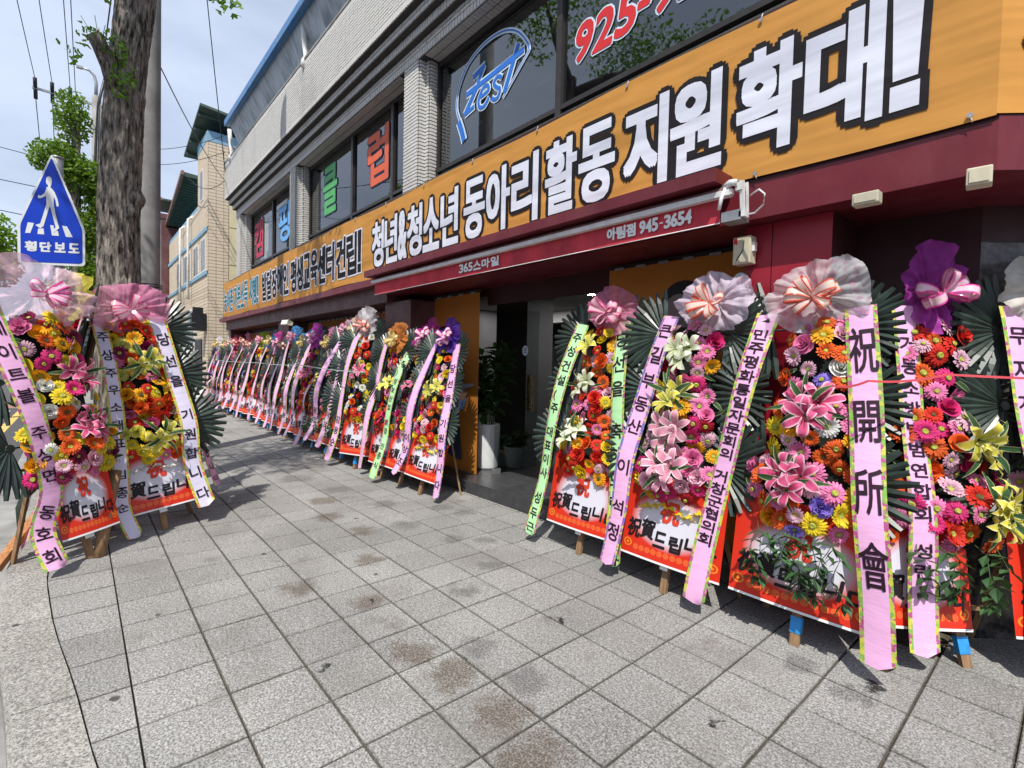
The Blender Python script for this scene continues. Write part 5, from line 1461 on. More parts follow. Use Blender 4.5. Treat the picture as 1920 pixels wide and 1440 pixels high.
wreath((-.46, 3.52), 44, 'wreath with magenta tulle, orange gerberas and yellow lilies, under the corner fascia box', left=('pink', '거동소방방범연합회 성란', .095, .112, .22, .14, .85), right=None, tulle='purple', bow='magenta',
       pal=['orange', 'red', 'blush', 'hot', 'orange', 'pink'], feat=((.18, 1.18, 'yellow', 3, 6), (.20, .84, 'yellow', 4, 6)), seed=4, roll=0, leg=.12, tape=True, vines=5, group=GR, near=3, tl_size=(.17, .25), tl_off=(.02, 2.06), fr=.26, fl=.2, frx=.2, top_gap=.02, boff=-.14, bsc=.70,
       lp_=[(-.13, 1.97, .09), (-.15, 1.45, .15), (-.16, .95, .17), (-.16, .50, .14), (-.17, .08, .15)])
wreath((.06, 3.96), 44, 'wreath with cream tulle before the dark stone wall, farthest right of the entrance', left=('pink', '무지개농원 이 정근', .098, .17, .16, .14), right=None, tulle='cream', bow='gold',
       pal=['blush', 'yellow', 'pink', 'red', 'white'], seed=5, leg=.1, group=GR, near=3, tl_size=(.30, .27), fr=.33,
       lp_=[(-.27, 1.97, .09), (-.28, 1.45, .15), (-.27, .95, .17), (-.26, .50, .12), (-.30, .10, .15)])
GL = 'wreaths standing round the street tree'
wreath((-5.04, .07), 118, 'wreath with long pink ribbon and pale pink tulle, closest to the kerb corner', left=('pink', '게이트볼 주상면 동호회', .10, .155, .16, .15), right=None, sides=(-1,), boff=.02, bsc=.52, tulle='palepink', bow='magenta', roll=-5.5,
       pal=['red', 'amber', 'pink', 'orange', 'white', 'hot', 'yellow', 'wine', 'blush'], feat=((.12, 1.42, 'pink', 3, 4), (.12, 1.02, 'pink', 4, 4)), seed=6, group=GL, near=1, tl_size=(.34, .27), fr=.34,
       lp_=[(-.30, 1.97, .09), (-.26, 1.5, .15), (-.22, 1.0, .17), (-.20, .60, .14), (-.30, .33, .12), (-.30, .05, .18)])
wreath((-5.50, .60), 100, 'wreath with white ribbons edged yellow and a pink bow, leaning beside the tree trunk', left=('white', '주상주우소대표 김종순', .085, .15, .18, .115), right=('white', '당선을 기원합니다', .105, .185, .20, .15), tulle='pink', bow='pink', roll=-6,
       pal=['yellow', 'red', 'orange', 'wine', 'pink', 'yellow', 'amber', 'lemon', 'red'], feat=((.03, 1.52, 'yellow', 2, 6), (.05, .85, 'yellow', 2, 5)), seed=7, group=GL, near=1, trump='white', tl_off=(0, 2.03), tl_size=(.30, .24), fr=.36, sides=(1,),
       lp_=[(-.22, 1.97, .09), (-.22, 1.5, .15), (-.24, 1.0, .17), (-.28, .50, .13), (-.30, .28, .10), (-.26, .02, .16)], rp=[(.20, 1.95, .09), (.25, 1.45, .15), (.29, .95, .17), (.27, .55, .13), (.33, .12, .15)])
wreath((-5.78, -.22), 4, 'wreath seen from behind, facing the road on the far side of the kerb wreath', left=('pink', '', .1, .15, .1), right=('pink', '', .1, .15, .1), tulle='lemon', bow='orange',
       pal=['wine', 'hot', 'crimson', 'white', 'pink'], seed=8, group=GL, near=1, fr=.36, feat=())
wreath((-6.45, .86), 140, 'wreath with pink tulle half hidden behind the white ribboned one by the tree', left=('pink', '', .1, .15, .1), right=('pink', '당선을 기원합니다', .08, .14, .7), tulle='pink', bow='pink', roll=-2,
       pal=['hot', 'pink', 'yellow', 'wine', 'blush'], seed=9, group=GL, near=1, fr=.36, feat=((.12, 1.15, 'yellow', 2, 6),))
# the long row under the banner
GRW = 'wreaths lined up along the shop front'
ROW = [(-5.30, 'violet', 'magenta', 'pinkb', '이상조', '당선을 기원합니다', 'violet tulle, first of the long row beside the entrance'),
       (-5.80, 'magenta', 'magenta', 'green', '(주)성보산업 회장 진종식', '', 'mint green ribbon and pink tulle, second in the long row'),
       (-6.33, 'orange', 'gold', 'pink', '', '목 회', 'orange tulle with gold bow, behind the mint ribboned one'),
       (-7.20, 'white', 'red', 'pink', '김용순', '', 'white tulle and red bow before the maroon column'),
       (-7.76, 'white', 'gold', 'pink', '이상', '', 'white tulle and gold bow near the maroon column'),
       (-8.42, 'palepink', 'pink', 'pinkb', '원기', '', 'pale pink tulle left of the two white ones'),
       (-9.10, 'pink', 'gold', 'pink', '주상기', '', 'pink tulle with gold bow under the pale poster'),
       (-9.52, 'purple', 'magenta', 'pink', '사회', '', 'purple tulle beside the pink and gold one'),
       (-9.98, 'blue', 'gold', 'pink', '이용', '', 'blue tulle with gold bow, nearest of the three blue ones'),
       (-10.55, 'blue', 'pink', 'pink', '수상', '', 'blue tulle with pink bow, middle one of the three blue ones'),
       (-11.12, 'rose', 'red', 'pink', '상용', '', 'rose tulle with red bow under the floodlight'),
       (-11.86, 'magenta', 'magenta', 'pink', '원현', '', 'magenta tulle by the second maroon column'),
       (-12.60, 'blue', 'gold', 'pink', '이장용', '', 'blue tulle with gold bow, farthest of the three blue ones'),
       (-13.42, 'lime', 'pink', 'pink', '주', '', 'lime green tulle, only lime one in the row'),
       (-14.35, 'rose', 'red', 'pink', '준', '', 'rose tulle and red bow next to the lime one'),
       (-15.10, 'pink', 'red', 'pink', '기', '', 'pink tulle and red bow, second beyond the lime one'),
       (-15.80, 'rose', 'red', 'pink', '종', '', 'rose tulle and red bow, third beyond the lime one'),
       (-16.50, 'pink', 'red', 'pink', '수', '', 'pink tulle and red bow, third from the far end'),
       (-17.20, 'white', 'gold', 'pink', '이', '', 'white tulle and gold bow, second from the far end'),
       (-17.95, 'white', 'gold', 'pink', '김', '', 'white tulle, farthest wreath of the whole row')]
PALS = [['red', 'yellow', 'pink', 'blush', 'hot', 'orange', 'yellow'], ['pink', 'blush', 'hot', 'yellow', 'orange'], ['red', 'hot', 'amber', 'pink'], ['yellow', 'orange', 'red', 'white'], ['pink', 'wine', 'white', 'lilac', 'red']]
for i, (x, tu, bo, rk, tx, tx2, lb) in enumerate(ROW):
    y = 3.10 + (0.0 if i < 6 else min(.16, (i - 5) * .02)) + rnd.uniform(-.02, .02)
    x = x * (y + .22) / 3.4
    first = i == 0
    wreath((x, y), 6 + rnd.uniform(-3, 4), 'wreath with ' + lb, left=(rk, tx, .105 if i != 1 else .085, .16 if i != 1 else .122, (1.25 if i not in (1,) else .2), .135 if i != 1 else .15),
           right=(('pinkb', tx2, .098, .18, .30, .14) if first else None), tulle=tu, bow=bo, pal=PALS[i % 5], seed=20 + i, near=0, tape=i > 2, group=GRW,
           vines=3 if i in (4, 5, 6) else 0, trump='yellow' if first else None, feat=((0, 1.36, 'pink' if i % 2 else 'yellow', 2, 4),) if i < 9 else (), tl_size=(.23, .24), leg=-.05, fr=.33, frx=.16, fl=.28, dens=.082 if i < 3 else .09, wob=True)
def tape_line(pts, label, mt):
    q = MB()
    fine = []
    for a, b in zip(pts[:-1], pts[1:]):
        for k in range(8):
            p = Vector(a).lerp(Vector(b), k / 8); p.z -= .016 * 4 * (k / 8) * (1 - k / 8); fine.append(tuple(p))
    fine.append(pts[-1]); pts = fine
    for a, b in zip(pts[:-1], pts[1:]): q.bar(a, b, .004, .011)
    o = q.build('tape', mt); tag(o, label, 'tape')
tape_line([(-.88, 2.97, 1.50), (-.72, 2.96, 1.53), (-.46, 3.22, 1.57), (.5, 4.0, 1.58)], 'red tape stretched across the ribbons of the wreaths near the corner', simple('red_tape', (.62, .08, .10), .4))
tape_line([(-6.4, 2.90, 1.44), (-9.0, 2.97, 1.50), (-12, 3.0, 1.52), (-17.0, 3.05, 1.56)], 'pale twisted tape stretched across the long row of wreaths', simple('pale_tape', (.42, .52, .50), .5))
# ------------------------------------------------------------------ street tree
def trunk_mesh(pts, rads, nseg, seed, amp=.018, mat='bark', knots=()):
    q = MB(); n_ = len(pts)
    tot = []; cum = [0]
    P3 = [Vector(p) for p in pts]
    for a, b in zip(P3[:-1], P3[1:]): cum.append(cum[-1] + (b - a).length)
    L = cum[-1]; rows_ = int(L / .022); 
    for j in range(rows_ + 1):
        s_ = L * j / rows_; i = 0
        while i < len(cum) - 2 and s_ > cum[i + 1]: i += 1
        f = (s_ - cum[i]) / (cum[i + 1] - cum[i]); p = P3[i].lerp(P3[i + 1], f); r = rads[i] + (rads[i + 1] - rads[i]) * f
        for k in range(nseg):
            a = 2 * math.pi * k / nseg; c, s2 = math.cos(a), math.sin(a)
            v = Vector((c * 5, s2 * 5, s_ * 3.0 + seed))
            rid = 1 - abs(mn.noise(v)) * 2.6; rid2 = 1 - abs(mn.noise(Vector((c * 9, s2 * 9, s_ * 7 + seed)))) * 2
            lump = mn.noise(Vector((c * .9, s2 * .9, s_ * .9 + seed))) * r * .12
            kn = 0
            for (ks_, ka, kr, kh) in knots:
                dd = ((s_ - ks_) / kr) ** 2 + (min(abs(a - ka), 6.283 - abs(a - ka)) * r / kr) ** 2
                if dd < 1: kn += kh * (1 - dd) ** 2
            rr_ = r + lump + amp * (rid * .8 + rid2 * .5 - .5) + kn
            q.v.append((p.x + rr_ * c, p.y + rr_ * s2, p.z))
    for j in range(rows_):
        for k in range(nseg):
            k2 = (k + 1) % nseg; q.face((j * nseg + k, j * nseg + k2, (j + 1) * nseg + k2, (j + 1) * nseg + k), 0, None, True)
    return q
st = empty('street_tree', (-7, .30, 0), label='tall ginkgo trunk with ridged grey bark and a sawn branch stub, behind the kerb wreaths', cat='tree')
ST = Matrix.Translation((7, -.30, 0))
q = trunk_mesh([(-7, .30, -.05), (-7, .31, .5), (-7, .345, 2.2), (-7, .36, 3.1), (-7, .40, 4.3), (-7, .455, 4.9), (-7, .53, 5.6), (-6.9, .62, 7.2)], [.24, .20, .185, .18, .175, .172, .16, .12], 170, 3.3, .016,
               knots=((3.35, 1.0, .14, .06), (3.2, .6, .10, .05), (2.4, .25, .10, .03), (4.45, 1.2, .09, .035)))
q.build('trunk', M['bark'], st, ST)
q = MB(); q.tube([(-6.95, .38, 4.35), (-6.88, .28, 4.62), (-6.83, .20, 4.78), (-6.80, .15, 4.86)], [.11, .085, .075, .072], 16, 0); q.build('branch_stub', M['bark'], st, ST)
q = MB(); q.tube([(-6.80, .15, 4.861), (-6.796, .142, 4.869)], [.066, .063], 16); q.build('sawn_end', M['wood'], st, ST)
q = MB(); q.tube([(-6.9, .6, 6.9), (-6.5, .0, 7.3), (-5.6, -.8, 7.5), (-5.0, -1.3, 7.5)], [.10, .07, .05, .03], 8); q.tube([(-6.9, .62, 7.1), (-7.0, .9, 7.8), (-7.2, 1.0, 8.6)], [.1, .06, .03], 8)
q.tube([(-6.7, .5, 6.6), (-6.3, 1.1, 6.2), (-6.0, 1.25, 5.55), (-5.98, 1.2, 5.34)], [.05, .025, .012, .004], 6); q.tube([(-6.8, .4, 6.6), (-6.2, .1, 5.8), (-6.05, .1, 5.1), (-6.02, .12, 4.9)], [.04, .02, .01, .004], 6)
q.build('limb', M['bark'], st, ST)
def ginkgo(mb, p, d, s_, m=0):
    d = Vector(d).normalized(); a = d.cross(Vector((rnd.gauss(0, 1), rnd.gauss(0, 1), rnd.gauss(0, 1)))).normalized(); n_ = a.cross(d); p = Vector(p)
    b = len(mb.v); c0 = p + d * s_ * .35
    mb.v += [tuple(p), tuple(c0), tuple(p + d * s_ * .75 + a * s_ * .62 + n_ * .12 * s_), tuple(p + d * s_ * 1.0 + a * s_ * .28), tuple(p + d * s_ * .86), tuple(p + d * s_ * 1.0 - a * s_ * .28), tuple(p + d * s_ * .75 - a * s_ * .62 + n_ * .12 * s_)]
    for f in ((1, 2, 3), (1, 3, 4), (1, 4, 5), (1, 5, 6)): mb.face([b + i for i in f], m)
def rv(): return Vector((rnd.gauss(0, 1), rnd.gauss(0, 1), rnd.gauss(0, 1)))
def leaf_blob(mb, c, r, n, s_, droop=-.3):
    c = Vector(c)
    for i in range(n):
        v = rv().normalized() * (rnd.random() ** .45); p = c + Vector((v.x * r[0], v.y * r[1], v.z * r[2]))
        ginkgo(mb, p, rv() + Vector((0, 0, droop)) + v * .8, s_ * rnd.uniform(.7, 1.25))
q = MB()
for c, r, n in (((-5.0, -1.3, 7.5), (1.0, .9, .7), 1500), ((-6.2, -.6, 7.7), (1.1, .9, .7), 1500), ((-6.0, -1.7, 7.6), (1.3, .9, .6), 1300), ((-7.2, .9, 8.6), (1.2, 1.0, .9), 1300)): leaf_blob(q, c, r, n, .075)
for c, r, n in (((-5.98, 1.22, 5.26), (.13, .16, .13), 34), ((-6.0, 1.05, 5.34), (.12, .16, .09), 26), ((-6.02, .12, 4.92), (.12, .18, .10), 30)): leaf_blob(q, c, r, n, .062, -1.2)
q.build('crown', M['ginkgo'], st, ST)
q = MB()
for c, r, n in (((-6.78, .12, 4.80), (.10, .15, .10), 34), ((-6.76, .32, 4.78), (.09, .10, .13), 50), ((-6.76, .38, 4.45), (.08, .08, .20), 60), ((-6.80, -.02, 4.62), (.06, .10, .08), 16)): leaf_blob(q, c, r, n, .055, -.4)
for i in range(8): q.tube([(-6.80, .2, 4.75), (-6.76 + rnd.uniform(-.1, .1), .2 + rnd.uniform(-.25, .2), 4.95 + rnd.uniform(-.2, .1))], .003, 4)
tag(q.build('sprouts', M['ginkgo'], st, ST), kind='stuff')

# concrete utility pole beside the tree
up = empty('utility_pole', (-9.3, .80, 0), label='thick concrete utility pole rising just behind the ginkgo trunk', cat='utility pole')
q = MB(); q.tube([(0, -.02, 0), (0, -.01, 3), (0, .02, 7), (0, .05, 12)], [.185, .175, .165, .15], 28); q.build('shaft', M['concrete'], up)
q = MB()
for z in (2.62, 2.66): q.tube([(.19 * math.cos(a * .3142), .0 + .19 * math.sin(a * .3142), z) for a in range(21)], .007, 4)
q.build('strap', M['black'], up)
# second pole with crossarm and the street lamp
def cwire(mb, a, b, sag=.4, r=.012, n=10):
    a = Vector(a); b = Vector(b); mb.tube([a.lerp(b, i / n) - Vector((0, 0, sag * 4 * (i / n) * (1 - i / n))) for i in range(n + 1)], r, 4, 0, False)
p2 = empty('power_pole', (-24, .62, 0), label='far power pole with a crossarm, insulators and a curved lamp arm behind the trees', cat='power pole')
PW = Matrix.Translation((24, -.62, 0))
q = MB(); q.tube([(-24, .56, 0), (-24, .60, 11.0)], [.2, .13], 14); q.build('shaft', M['concrete'], p2, PW)
q = MB(); q.tube([(-24, .58, 10.8), (-24, .59, 11.5), (-24, .54, 11.72), (-24, .40, 11.85), (-24, .18, 11.87)], [.06, .05, .045, .04, .035], 8); q.box(-24.06, -23.94, .05, .22, 11.82, 11.90); q.build('lamp_arm', M['steel'], p2, PW)
q = MB(); q.bar((-24.1, -1.1, 10.74), (-24.1, .85, 10.72), .07); q.bar((-24.1, -.1, 10.70), (-24.05, .55, 9.6), .045); q.build('crossarm', M['steel'], p2, PW)
for y in (-1.02, -.59, -.12):
    q = MB()
    q.tube([(-24.1, y, 10.75), (-24.0, y, 10.84), (-23.9, y, 11.02)], .055, 8); q.tube([(-24.1, y, 10.72), (-24.2, y, 10.62), (-24.3, y, 10.45)], .055, 8)
    q.build('insulator', M['black'], p2, PW)
q = MB(); q.tube([(-23.85, .56, 4), (-23.85, .52, 8), (-23.9, .62, 10.6), (-23.7, .9, 12.0)], .045, 6)
q.tube([(-23.8, .70, 4), (-23.85, .55, 7), (-23.88, .66, 10.6)], .03, 6)
q.build('riser_cable', M['black'], p2, PW)
q = MB()
for y in (-1.02, -.59, -.12, .02):
    cwire(q, (-23.9, y, 11.0 if y < 0 else 10.9), (4, y * 1.3 - .4, 12.6), .5, .011, 16)
    cwire(q, (-24.3, y, 10.45), (-60, y - .5, 9.8), .5, .013, 12)
cwire(q, (-23.9, .75, 12.0), (4, 1.2, 13.2), .2, .02, 12)
cwire(q, (-24, -1.0, 8.8), (-60, 12, 9.0), .3, .012); cwire(q, (-24, -40, 12.8), (-24, 1.6, 8.2), .4, .012, 12); cwire(q, (-24, -40, 11.2), (-24, .5, 6.2), .5, .014, 12)
cwire(q, (-18, -30, 8), (-18, -.2, 5.9), .3, .010, 12); cwire(q, (-20, -20, 5.2), (-20, .3, 5.0), .2, .010)
cwire(q, (-17.25, 3.42, 6.9), (-9.3, .84, 6.2), .18, .010, 12)
cwire(q, (-17.27, 3.42, 7.0), (-14, 2.0, 14), .1, .012, 12); cwire(q, (-17.3, 3.5, 7.1), (-21.5, 2.9, 8.3), .5, .011, 12)
cwire(q, (-24, .6, 9.5), (-17.3, 3.4, 8.3), .4, .010, 12); cwire(q, (-24, .6, 9.0), (-17.3, 3.4, 7.8), .4, .010, 12)
o = q.build('overhead_wires', M['black']); tag(o, 'thin black overhead wires running along and across the street to the far pole', 'wires')

# pedestrian crossing sign
sg = empty('crossing_sign', (-7.6, -.15, 0), label='blue pentagonal crosswalk sign with a white walking figure above the kerb wreath', cat='road sign')
SG = Matrix.Translation((7.6, .15, 0))
def sp(y, z, d=0.0): return (-7.6 + d, y, z)
def rounded(pts, r, n=5):
    out = []
    for i in range(len(pts)):
        p = Vector(pts[i]); a = Vector(pts[i - 1]); b = Vector(pts[(i + 1) % len(pts)])
        pa = p + (a - p).normalized() * r; pb = p + (b - p).normalized() * r
        for k in range(n + 1):
            t_ = k / n; out.append((pa * (1 - t_) ** 2 + p * 2 * t_ * (1 - t_) + pb * t_ * t_)[:])
    return out
outl = [(-.197, 3.80), (-.475, 2.97), (-.475, 2.55), (.078, 2.60), (.078, 3.02)]
o1 = rounded(outl, .045); cx, cy = -.2, 3.0
q = MB(); n_ = len(o1); 
q.v = [sp(y, z, 0) for y, z in o1] + [sp(y, z, -.012) for y, z in o1]
q.face(list(range(n_))); q.face([n_ + i for i in range(n_)][::-1])
for i in range(n_): q.face((i, (i + 1) % n_, n_ + (i + 1) % n_, n_ + i))
q.build('sign_plate', M['white_sign'], sg, SG)
inn = rounded([(-.197, 3.755), (-.452, 2.975), (-.452, 2.575), (.055, 2.625), (.055, 3.01)], .035)
q = MB(); q.poly([sp(y, z, .002) for y, z in inn]); q.build('blue_field', M['blue_sign'], sg, SG)
# figure from pixel sized outline kept as sign-space shapes
def SP(px, py): return (-.197 + (px - 98) * .00446, 3.744 - (py - 300) * .0059)
q = MB(); d0 = .004
def blob(pts, d=d0): q.poly([sp(*SP(*p), d) for p in pts])
blob([(92, 334), (88, 338), (87, 345), (88, 349), (91, 351), (90, 355), (95, 355), (97, 348), (98, 342), (97, 336)])
blob([(89, 354), (97, 354), (103, 360), (108, 371), (110, 382), (109, 387), (106, 387), (105, 376), (101, 368), (100, 385), (88, 386), (87, 367), (85, 371), (78, 377), (73, 376), (73, 373), (80, 369), (85, 359)][::1]) if False else None
blob([(88, 355), (97, 355), (101, 361), (101, 386), (88, 386), (87, 368)], .0042)
blob([(99, 357), (103, 362), (108, 374), (110, 384), (109, 388), (106, 387), (104, 376), (100, 368)], .0045)
blob([(89, 356), (84, 367), (78, 373), (73, 372), (72, 377), (76, 378), (86, 372), (90, 366)], .0048)
blob([(88, 385), (95, 385), (90, 400), (82, 428), (76, 433), (67, 428), (76, 424), (82, 405)], .0051)
blob([(93, 385), (101, 385), (104, 402), (109, 422), (111, 427), (100, 438), (98, 435), (104, 427), (98, 404)], .0054)
for pts in ([(54, 425), (65, 425), (58, 444), (49, 445)], [(72, 434), (82, 432), (83, 443), (71, 444)], [(94, 424), (100, 424), (102, 434), (108, 433), (110, 442), (97, 443)], [(116, 422), (125, 422), (136, 441), (123, 442)]): blob(pts, .0038)
q.build('pictogram', M['white_sign'], sg, SG)
l_ = MB(); LP_ = lambda x, y, d: Vector((-7.6 + .004 + d, -.415 + x, 2.67 + y + .10 * x))
for i, c_ in enumerate('횡단보도'): put_glyph(l_, c_, i * .118, .03, .085, .10, LP_, .006, 0, 0, 8)
l_.build('lettering', M['white_sign'], sg, SG)
q = MB(); q.tube([(-7.66, -.15, -.1), (-7.66, -.15, 3.77)], .05, 14); q.tube([(-7.66, -.15, 3.77), (-7.66, -.15, 3.79)], .055, 14); q.build('post', M['steel'], sg, SG)

# ------------------------------------------------------------------ trees down the street
def far_tree(x, y, label, blobs, th, tr_=.16, n=1000, s_=.12):
    r_ = empty('ginkgo_tree', (x, y, 0), label=label, cat='tree', group='pollarded ginkgo trees down the street'); T_ = Matrix.Translation((-x, -y, 0))
    q = trunk_mesh([(x, y, -.05), (x, y, th * .6), (x + .05, y + .02, th)], [tr_ * 1.2, tr_, tr_ * .7], 20, x, .02)
    for c, r, k in blobs: q.tube([(x, y, c[2] - r[2] - .5), (c[0], c[1], c[2])], [.06, .02], 6)
    q.build('trunk', M['bark'], r_, T_)
    q = MB()
    for c, r, k in blobs: leaf_blob(q, c, r, int(n * k), s_, -.2)
    q.build('crown', M['ginkgo_far'], r_, T_)
far_tree(-15, .0, 'pollarded ginkgo with leafy tufts, behind the blue crosswalk sign', [((-15, -.05, 6.85), (.35, .32, .62), .55), ((-15, -.3, 5.9), (.5, .48, .34), .8), ((-15, .1, 5.6), (.6, .5, .40), 1.0), ((-14.9, .4, 5.2), (.4, .28, .5), .5), ((-15, .15, 4.4), (.5, .33, .5), .9), ((-15.1, .30, 3.5), (.5, .35, .5), .7), ((-15, .0, 3.0), (.4, .3, .4), .3)], 6.95, .085, 1700, .085)
far_tree(-19, -1.75, 'small leafy ginkgo at the left edge beyond the crosswalk sign', [((-19, -1.75, 4.6), (.8, .62, .75), 1.3), ((-19, -1.5, 3.9), (.7, .4, .5), .6), ((-19, -2.2, 5.0), (.8, .6, .6), .6)], 5.0, .13, 1500, .10)
far_tree(-30, .6, 'distant ginkgo beside the far building, seen under the nearer crowns', [((-30, .4, 5.6), (.9, .9, 1.0), 1.0), ((-30, 1.2, 4.6), (.9, .8, .8), .8), ((-30, -.4, 4.4), (.9, .8, .8), .6)], 6, .16, 1000, .15)

# ------------------------------------------------------------------ cream tiled building next door
nb = empty('cream_tiled_building', (-22, 5, 0), label='cream tiled building with pale blue bands and green sheet roofs, past the brick building', cat='building')
NB = Matrix.Translation((22, -5, 0))
def npart(mb, name, mats, kind=None):
    o = mb.build(name, mats, nb, NB)
    if kind: o['kind'] = kind
    return o
q = MB(); q.box(-21.75, -20.0, 3.42, 8, 0, 9.0); q.box(-29.5, -21.75, 3.46, 8, 0, 7.05); npart(q, 'wall', M['cream_joint'])
q = MB(); q.box(-21.78, -19.97, 3.39, 8, 9.002, 9.35); q.box(-29.52, -21.752, 3.43, 8, 7.052, 7.25); q.box(-29.5, -20.0, 3.36, 3.42, 5.98, 6.12); q.box(-29.5, -20.0, 3.36, 3.42, 4.50, 4.62); npart(q, 'blue_band', M['pale_blue'])
tq = MB()
h_ = .115; L_ = .30
z = .05
while z < 8.98:
    r_i = int(round(z / h_))
    y = 3.43
    while y < 4.05:
        tq.box(-20.0, -19.982 + rnd.uniform(-.002, .003), y, min(y + .235, 4.05) - .012, z, z + h_ - .014, 0, 'lb'); y += .235
    x = -20.0
    while x > (-21.7 if z > 7 else -29.4):
        if not (4.6 < z < 6.0 and False): tq.box(max(x - L_, -29.4) + .010, x, 3.40 + rnd.uniform(-.002, .003), 3.425, z, z + h_ - .014, 0, 'k')
        x -= L_
    z += h_
npart(tq, 'wall_tiles', M['cream_tile'], 'stuff')
for (xa, xb, za, zb) in ((-21.1, -20.35, 4.66, 5.84), (-22.6, -21.7, 4.66, 5.8), (-24.9, -23.4, 4.66, 5.8), (-26.8, -25.5, 4.66, 5.78), (-21.25, -20.75, 7.2, 8.3), (-24.0, -22.6, 1.8, 3.5), (-27.5, -26, 1.6, 3.5)):
    q = MB(); q.box(xa, xb, 3.385, 3.40, za, zb); q2 = npart(q, 'window', M['white_metal'])
    nn_ = 2 if xb - xa > .6 else 1
    for k in range(nn_):
        wv = (xb - xa) / nn_; q = MB(); q.box(xa + wv * k + .05, xa + wv * (k + 1) - .05, 3.378, 3.384, za + .06, zb - .06); q.build('pane', simple('dark_pane', (.05, .06, .07), .15), q2)
q = MB()
def slab(mb, p, th=.08, m=0):
    p = [Vector(v) for v in p]; b = len(mb.v); mb.v += [tuple(v) for v in p] + [tuple(v + Vector((0, 0, th))) for v in p]
    mb.face((b + 3, b + 2, b + 1, b), m); mb.face((b + 4, b + 5, b + 6, b + 7), m)
    for i in range(4): mb.face((b + i, b + (i + 1) % 4, b + 4 + (i + 1) % 4, b + 4 + i), m)
slab(q, [(-19.6, 3.12, 9.95), (-19.6, 5.2, 9.75), (-23.0, 5.2, 9.3), (-23.0, 3.13, 9.28)])
for k in range(4):
    f = .12 + k * .25; xx = -19.6 - 3.4 * f; zz = 9.93 - .67 * f; q.box(xx - .03, xx + .03, 3.14, 5.0, zz - .10, zz - .01)
slab(q, [(-24.0, 3.235, 8.95), (-24.0, 5.0, 8.85), (-30.0, 5.0, 7.8), (-30.0, 3.33, 7.93)])
for k in range(26):
    f = k / 25; xx = -24 - 6 * f; zz = 8.93 - 1.02 * f; q.box(xx - .02, xx + .02, 3.3, 5.0, zz - .07, zz - .0)
slab(q, [(-31, 3.27, 9.57), (-31, 4.2, 9.57), (-33, 4.2, 9.43), (-33, 3.36, 9.43)])
npart(q, 'canopy_roof', M['green_roof'])
q = MB(); q.bar((-24.0, 3.22, 9.0), (-30.0, 3.32, 7.97), .10, .16); q.bar((-31, 3.24, 9.62), (-33, 3.33, 9.48), .10, .14); q.box(-33, -31, 3.8, 5, 7.0, 9.4); npart(q, 'roof_edge', M['brown_edge'])
q = MB()
for xx in (-23.05, -25.0): q.tube([(xx, 3.45, 7.1), (xx, 3.28, 6.95), (xx, 3.26, 6.6), (xx, 3.27, 4.1), (xx - .1, 3.30, 3.9)], .05, 8)
npart(q, 'downpipe', M['white_metal'])
q = MB(); q.box(-29.7, -29.5, 3.1, 5, 0, 8.2); q.tube([(-29.9, 3.0, 0), (-29.9, 3.0, 7.9)], .06, 6); npart(q, 'end_post', M['brown_maroon'])
q = MB(); q.box(-20.35, -20.05, 2.95, 3.38, 2.55, 3.15); q.box(-20.28, -20.12, 3.0, 3.3, 3.15, 3.35); npart(q, 'wall_unit', M['black'])
q = MB(); q.box(-22.2, -20.9, 3.36, 3.395, .1, 2.3); npart(q, 'shop_door', M['black'])
sc_ = empty('stucco_building', (-19.6, 5, 0), label='narrow pale yellow stucco wall squeezed between the brick and tiled buildings', cat='building')
q = MB(); q.box(-20.6, -19.97, 4.06, 8, 0, 8.6); q.build('wall', M['stucco'], sc_, Matrix.Translation((19.6, -5, 0)))
q = MB()
for z in (2.3, 3.6, 4.9, 6.2): q.box(-19.972, -19.962, 4.06, 5.2, z, z + .02)
q.build('crack_line', M['cream_joint'], sc_, Matrix.Translation((19.6, -5, 0)))
pl = empty('number_plate', (-19.94, 4.25, 1.92), label='small dark blue street number plate on the yellow stucco wall', cat='number plate')
q = MB(); q.box(-.02, .0, -.17, .33, -.17, .17); q.build('plate', M['plate_blue'], pl)
l_ = MB()
for i, c_ in enumerate('13'): put_glyph(l_, c_, -.06 + i * .11, -.13, .09, .15, lambda x, y, d: Vector((.002 + d, x, y)), .010, 0, 0, 8)
l_.poly([(.002, -.15, .045), (.002, .3, .045), (.002, .3, .055), (.002, -.15, .055)])
l_.build('lettering', M['white_sign'], pl)
gb = empty('grey_building', (-46, 6, 0), label='tall plain grey building with dark window strip at the end of the street', cat='building')
q = MB(); q.box(-52, -38, 3.9, 16, 0, 10.2); q.build('wall', M['grey_wall'], gb, Matrix.Translation((46, -6, 0)))
q = MB(); q.box(-52.2, -37.8, 3.8, 16.2, 10.2, 10.5); q.build('roof', M['brown_maroon'], gb, Matrix.Translation((46, -6, 0)))
for z in (6.9, 4.2):
    q = MB(); q.box(-37.99, -37.95, 4.0, 4.9, z, z + .55); q.box(-50, -39, 3.85, 3.9, z, z + .9); q.build('window', simple('strip_pane', (.05, .055, .06), .2), gb, Matrix.Translation((46, -6, 0)))
hb = empty('far_house', (-70, -8, 0), label='low pale house far across the road at the left edge', cat='building')
q = MB(); q.box(-80, -66, -14, -4, 0, 3.2); q.build('wall', M['grey_wall'], hb, Matrix.Translation((70, 8, 0)))
q = MB(); q.box(-80.3, -65.7, -14.3, -3.7, 3.2, 3.5); q.build('roof', M['green_roof'], hb, Matrix.Translation((70, 8, 0)))
for y_ in (-12, -9.5, -7):
    q = MB(); q.box(-66.0, -65.95, y_, y_ + 1.2, 1.0, 2.2); q.build('window', M['black'], hb, Matrix.Translation((70, 8, 0)))
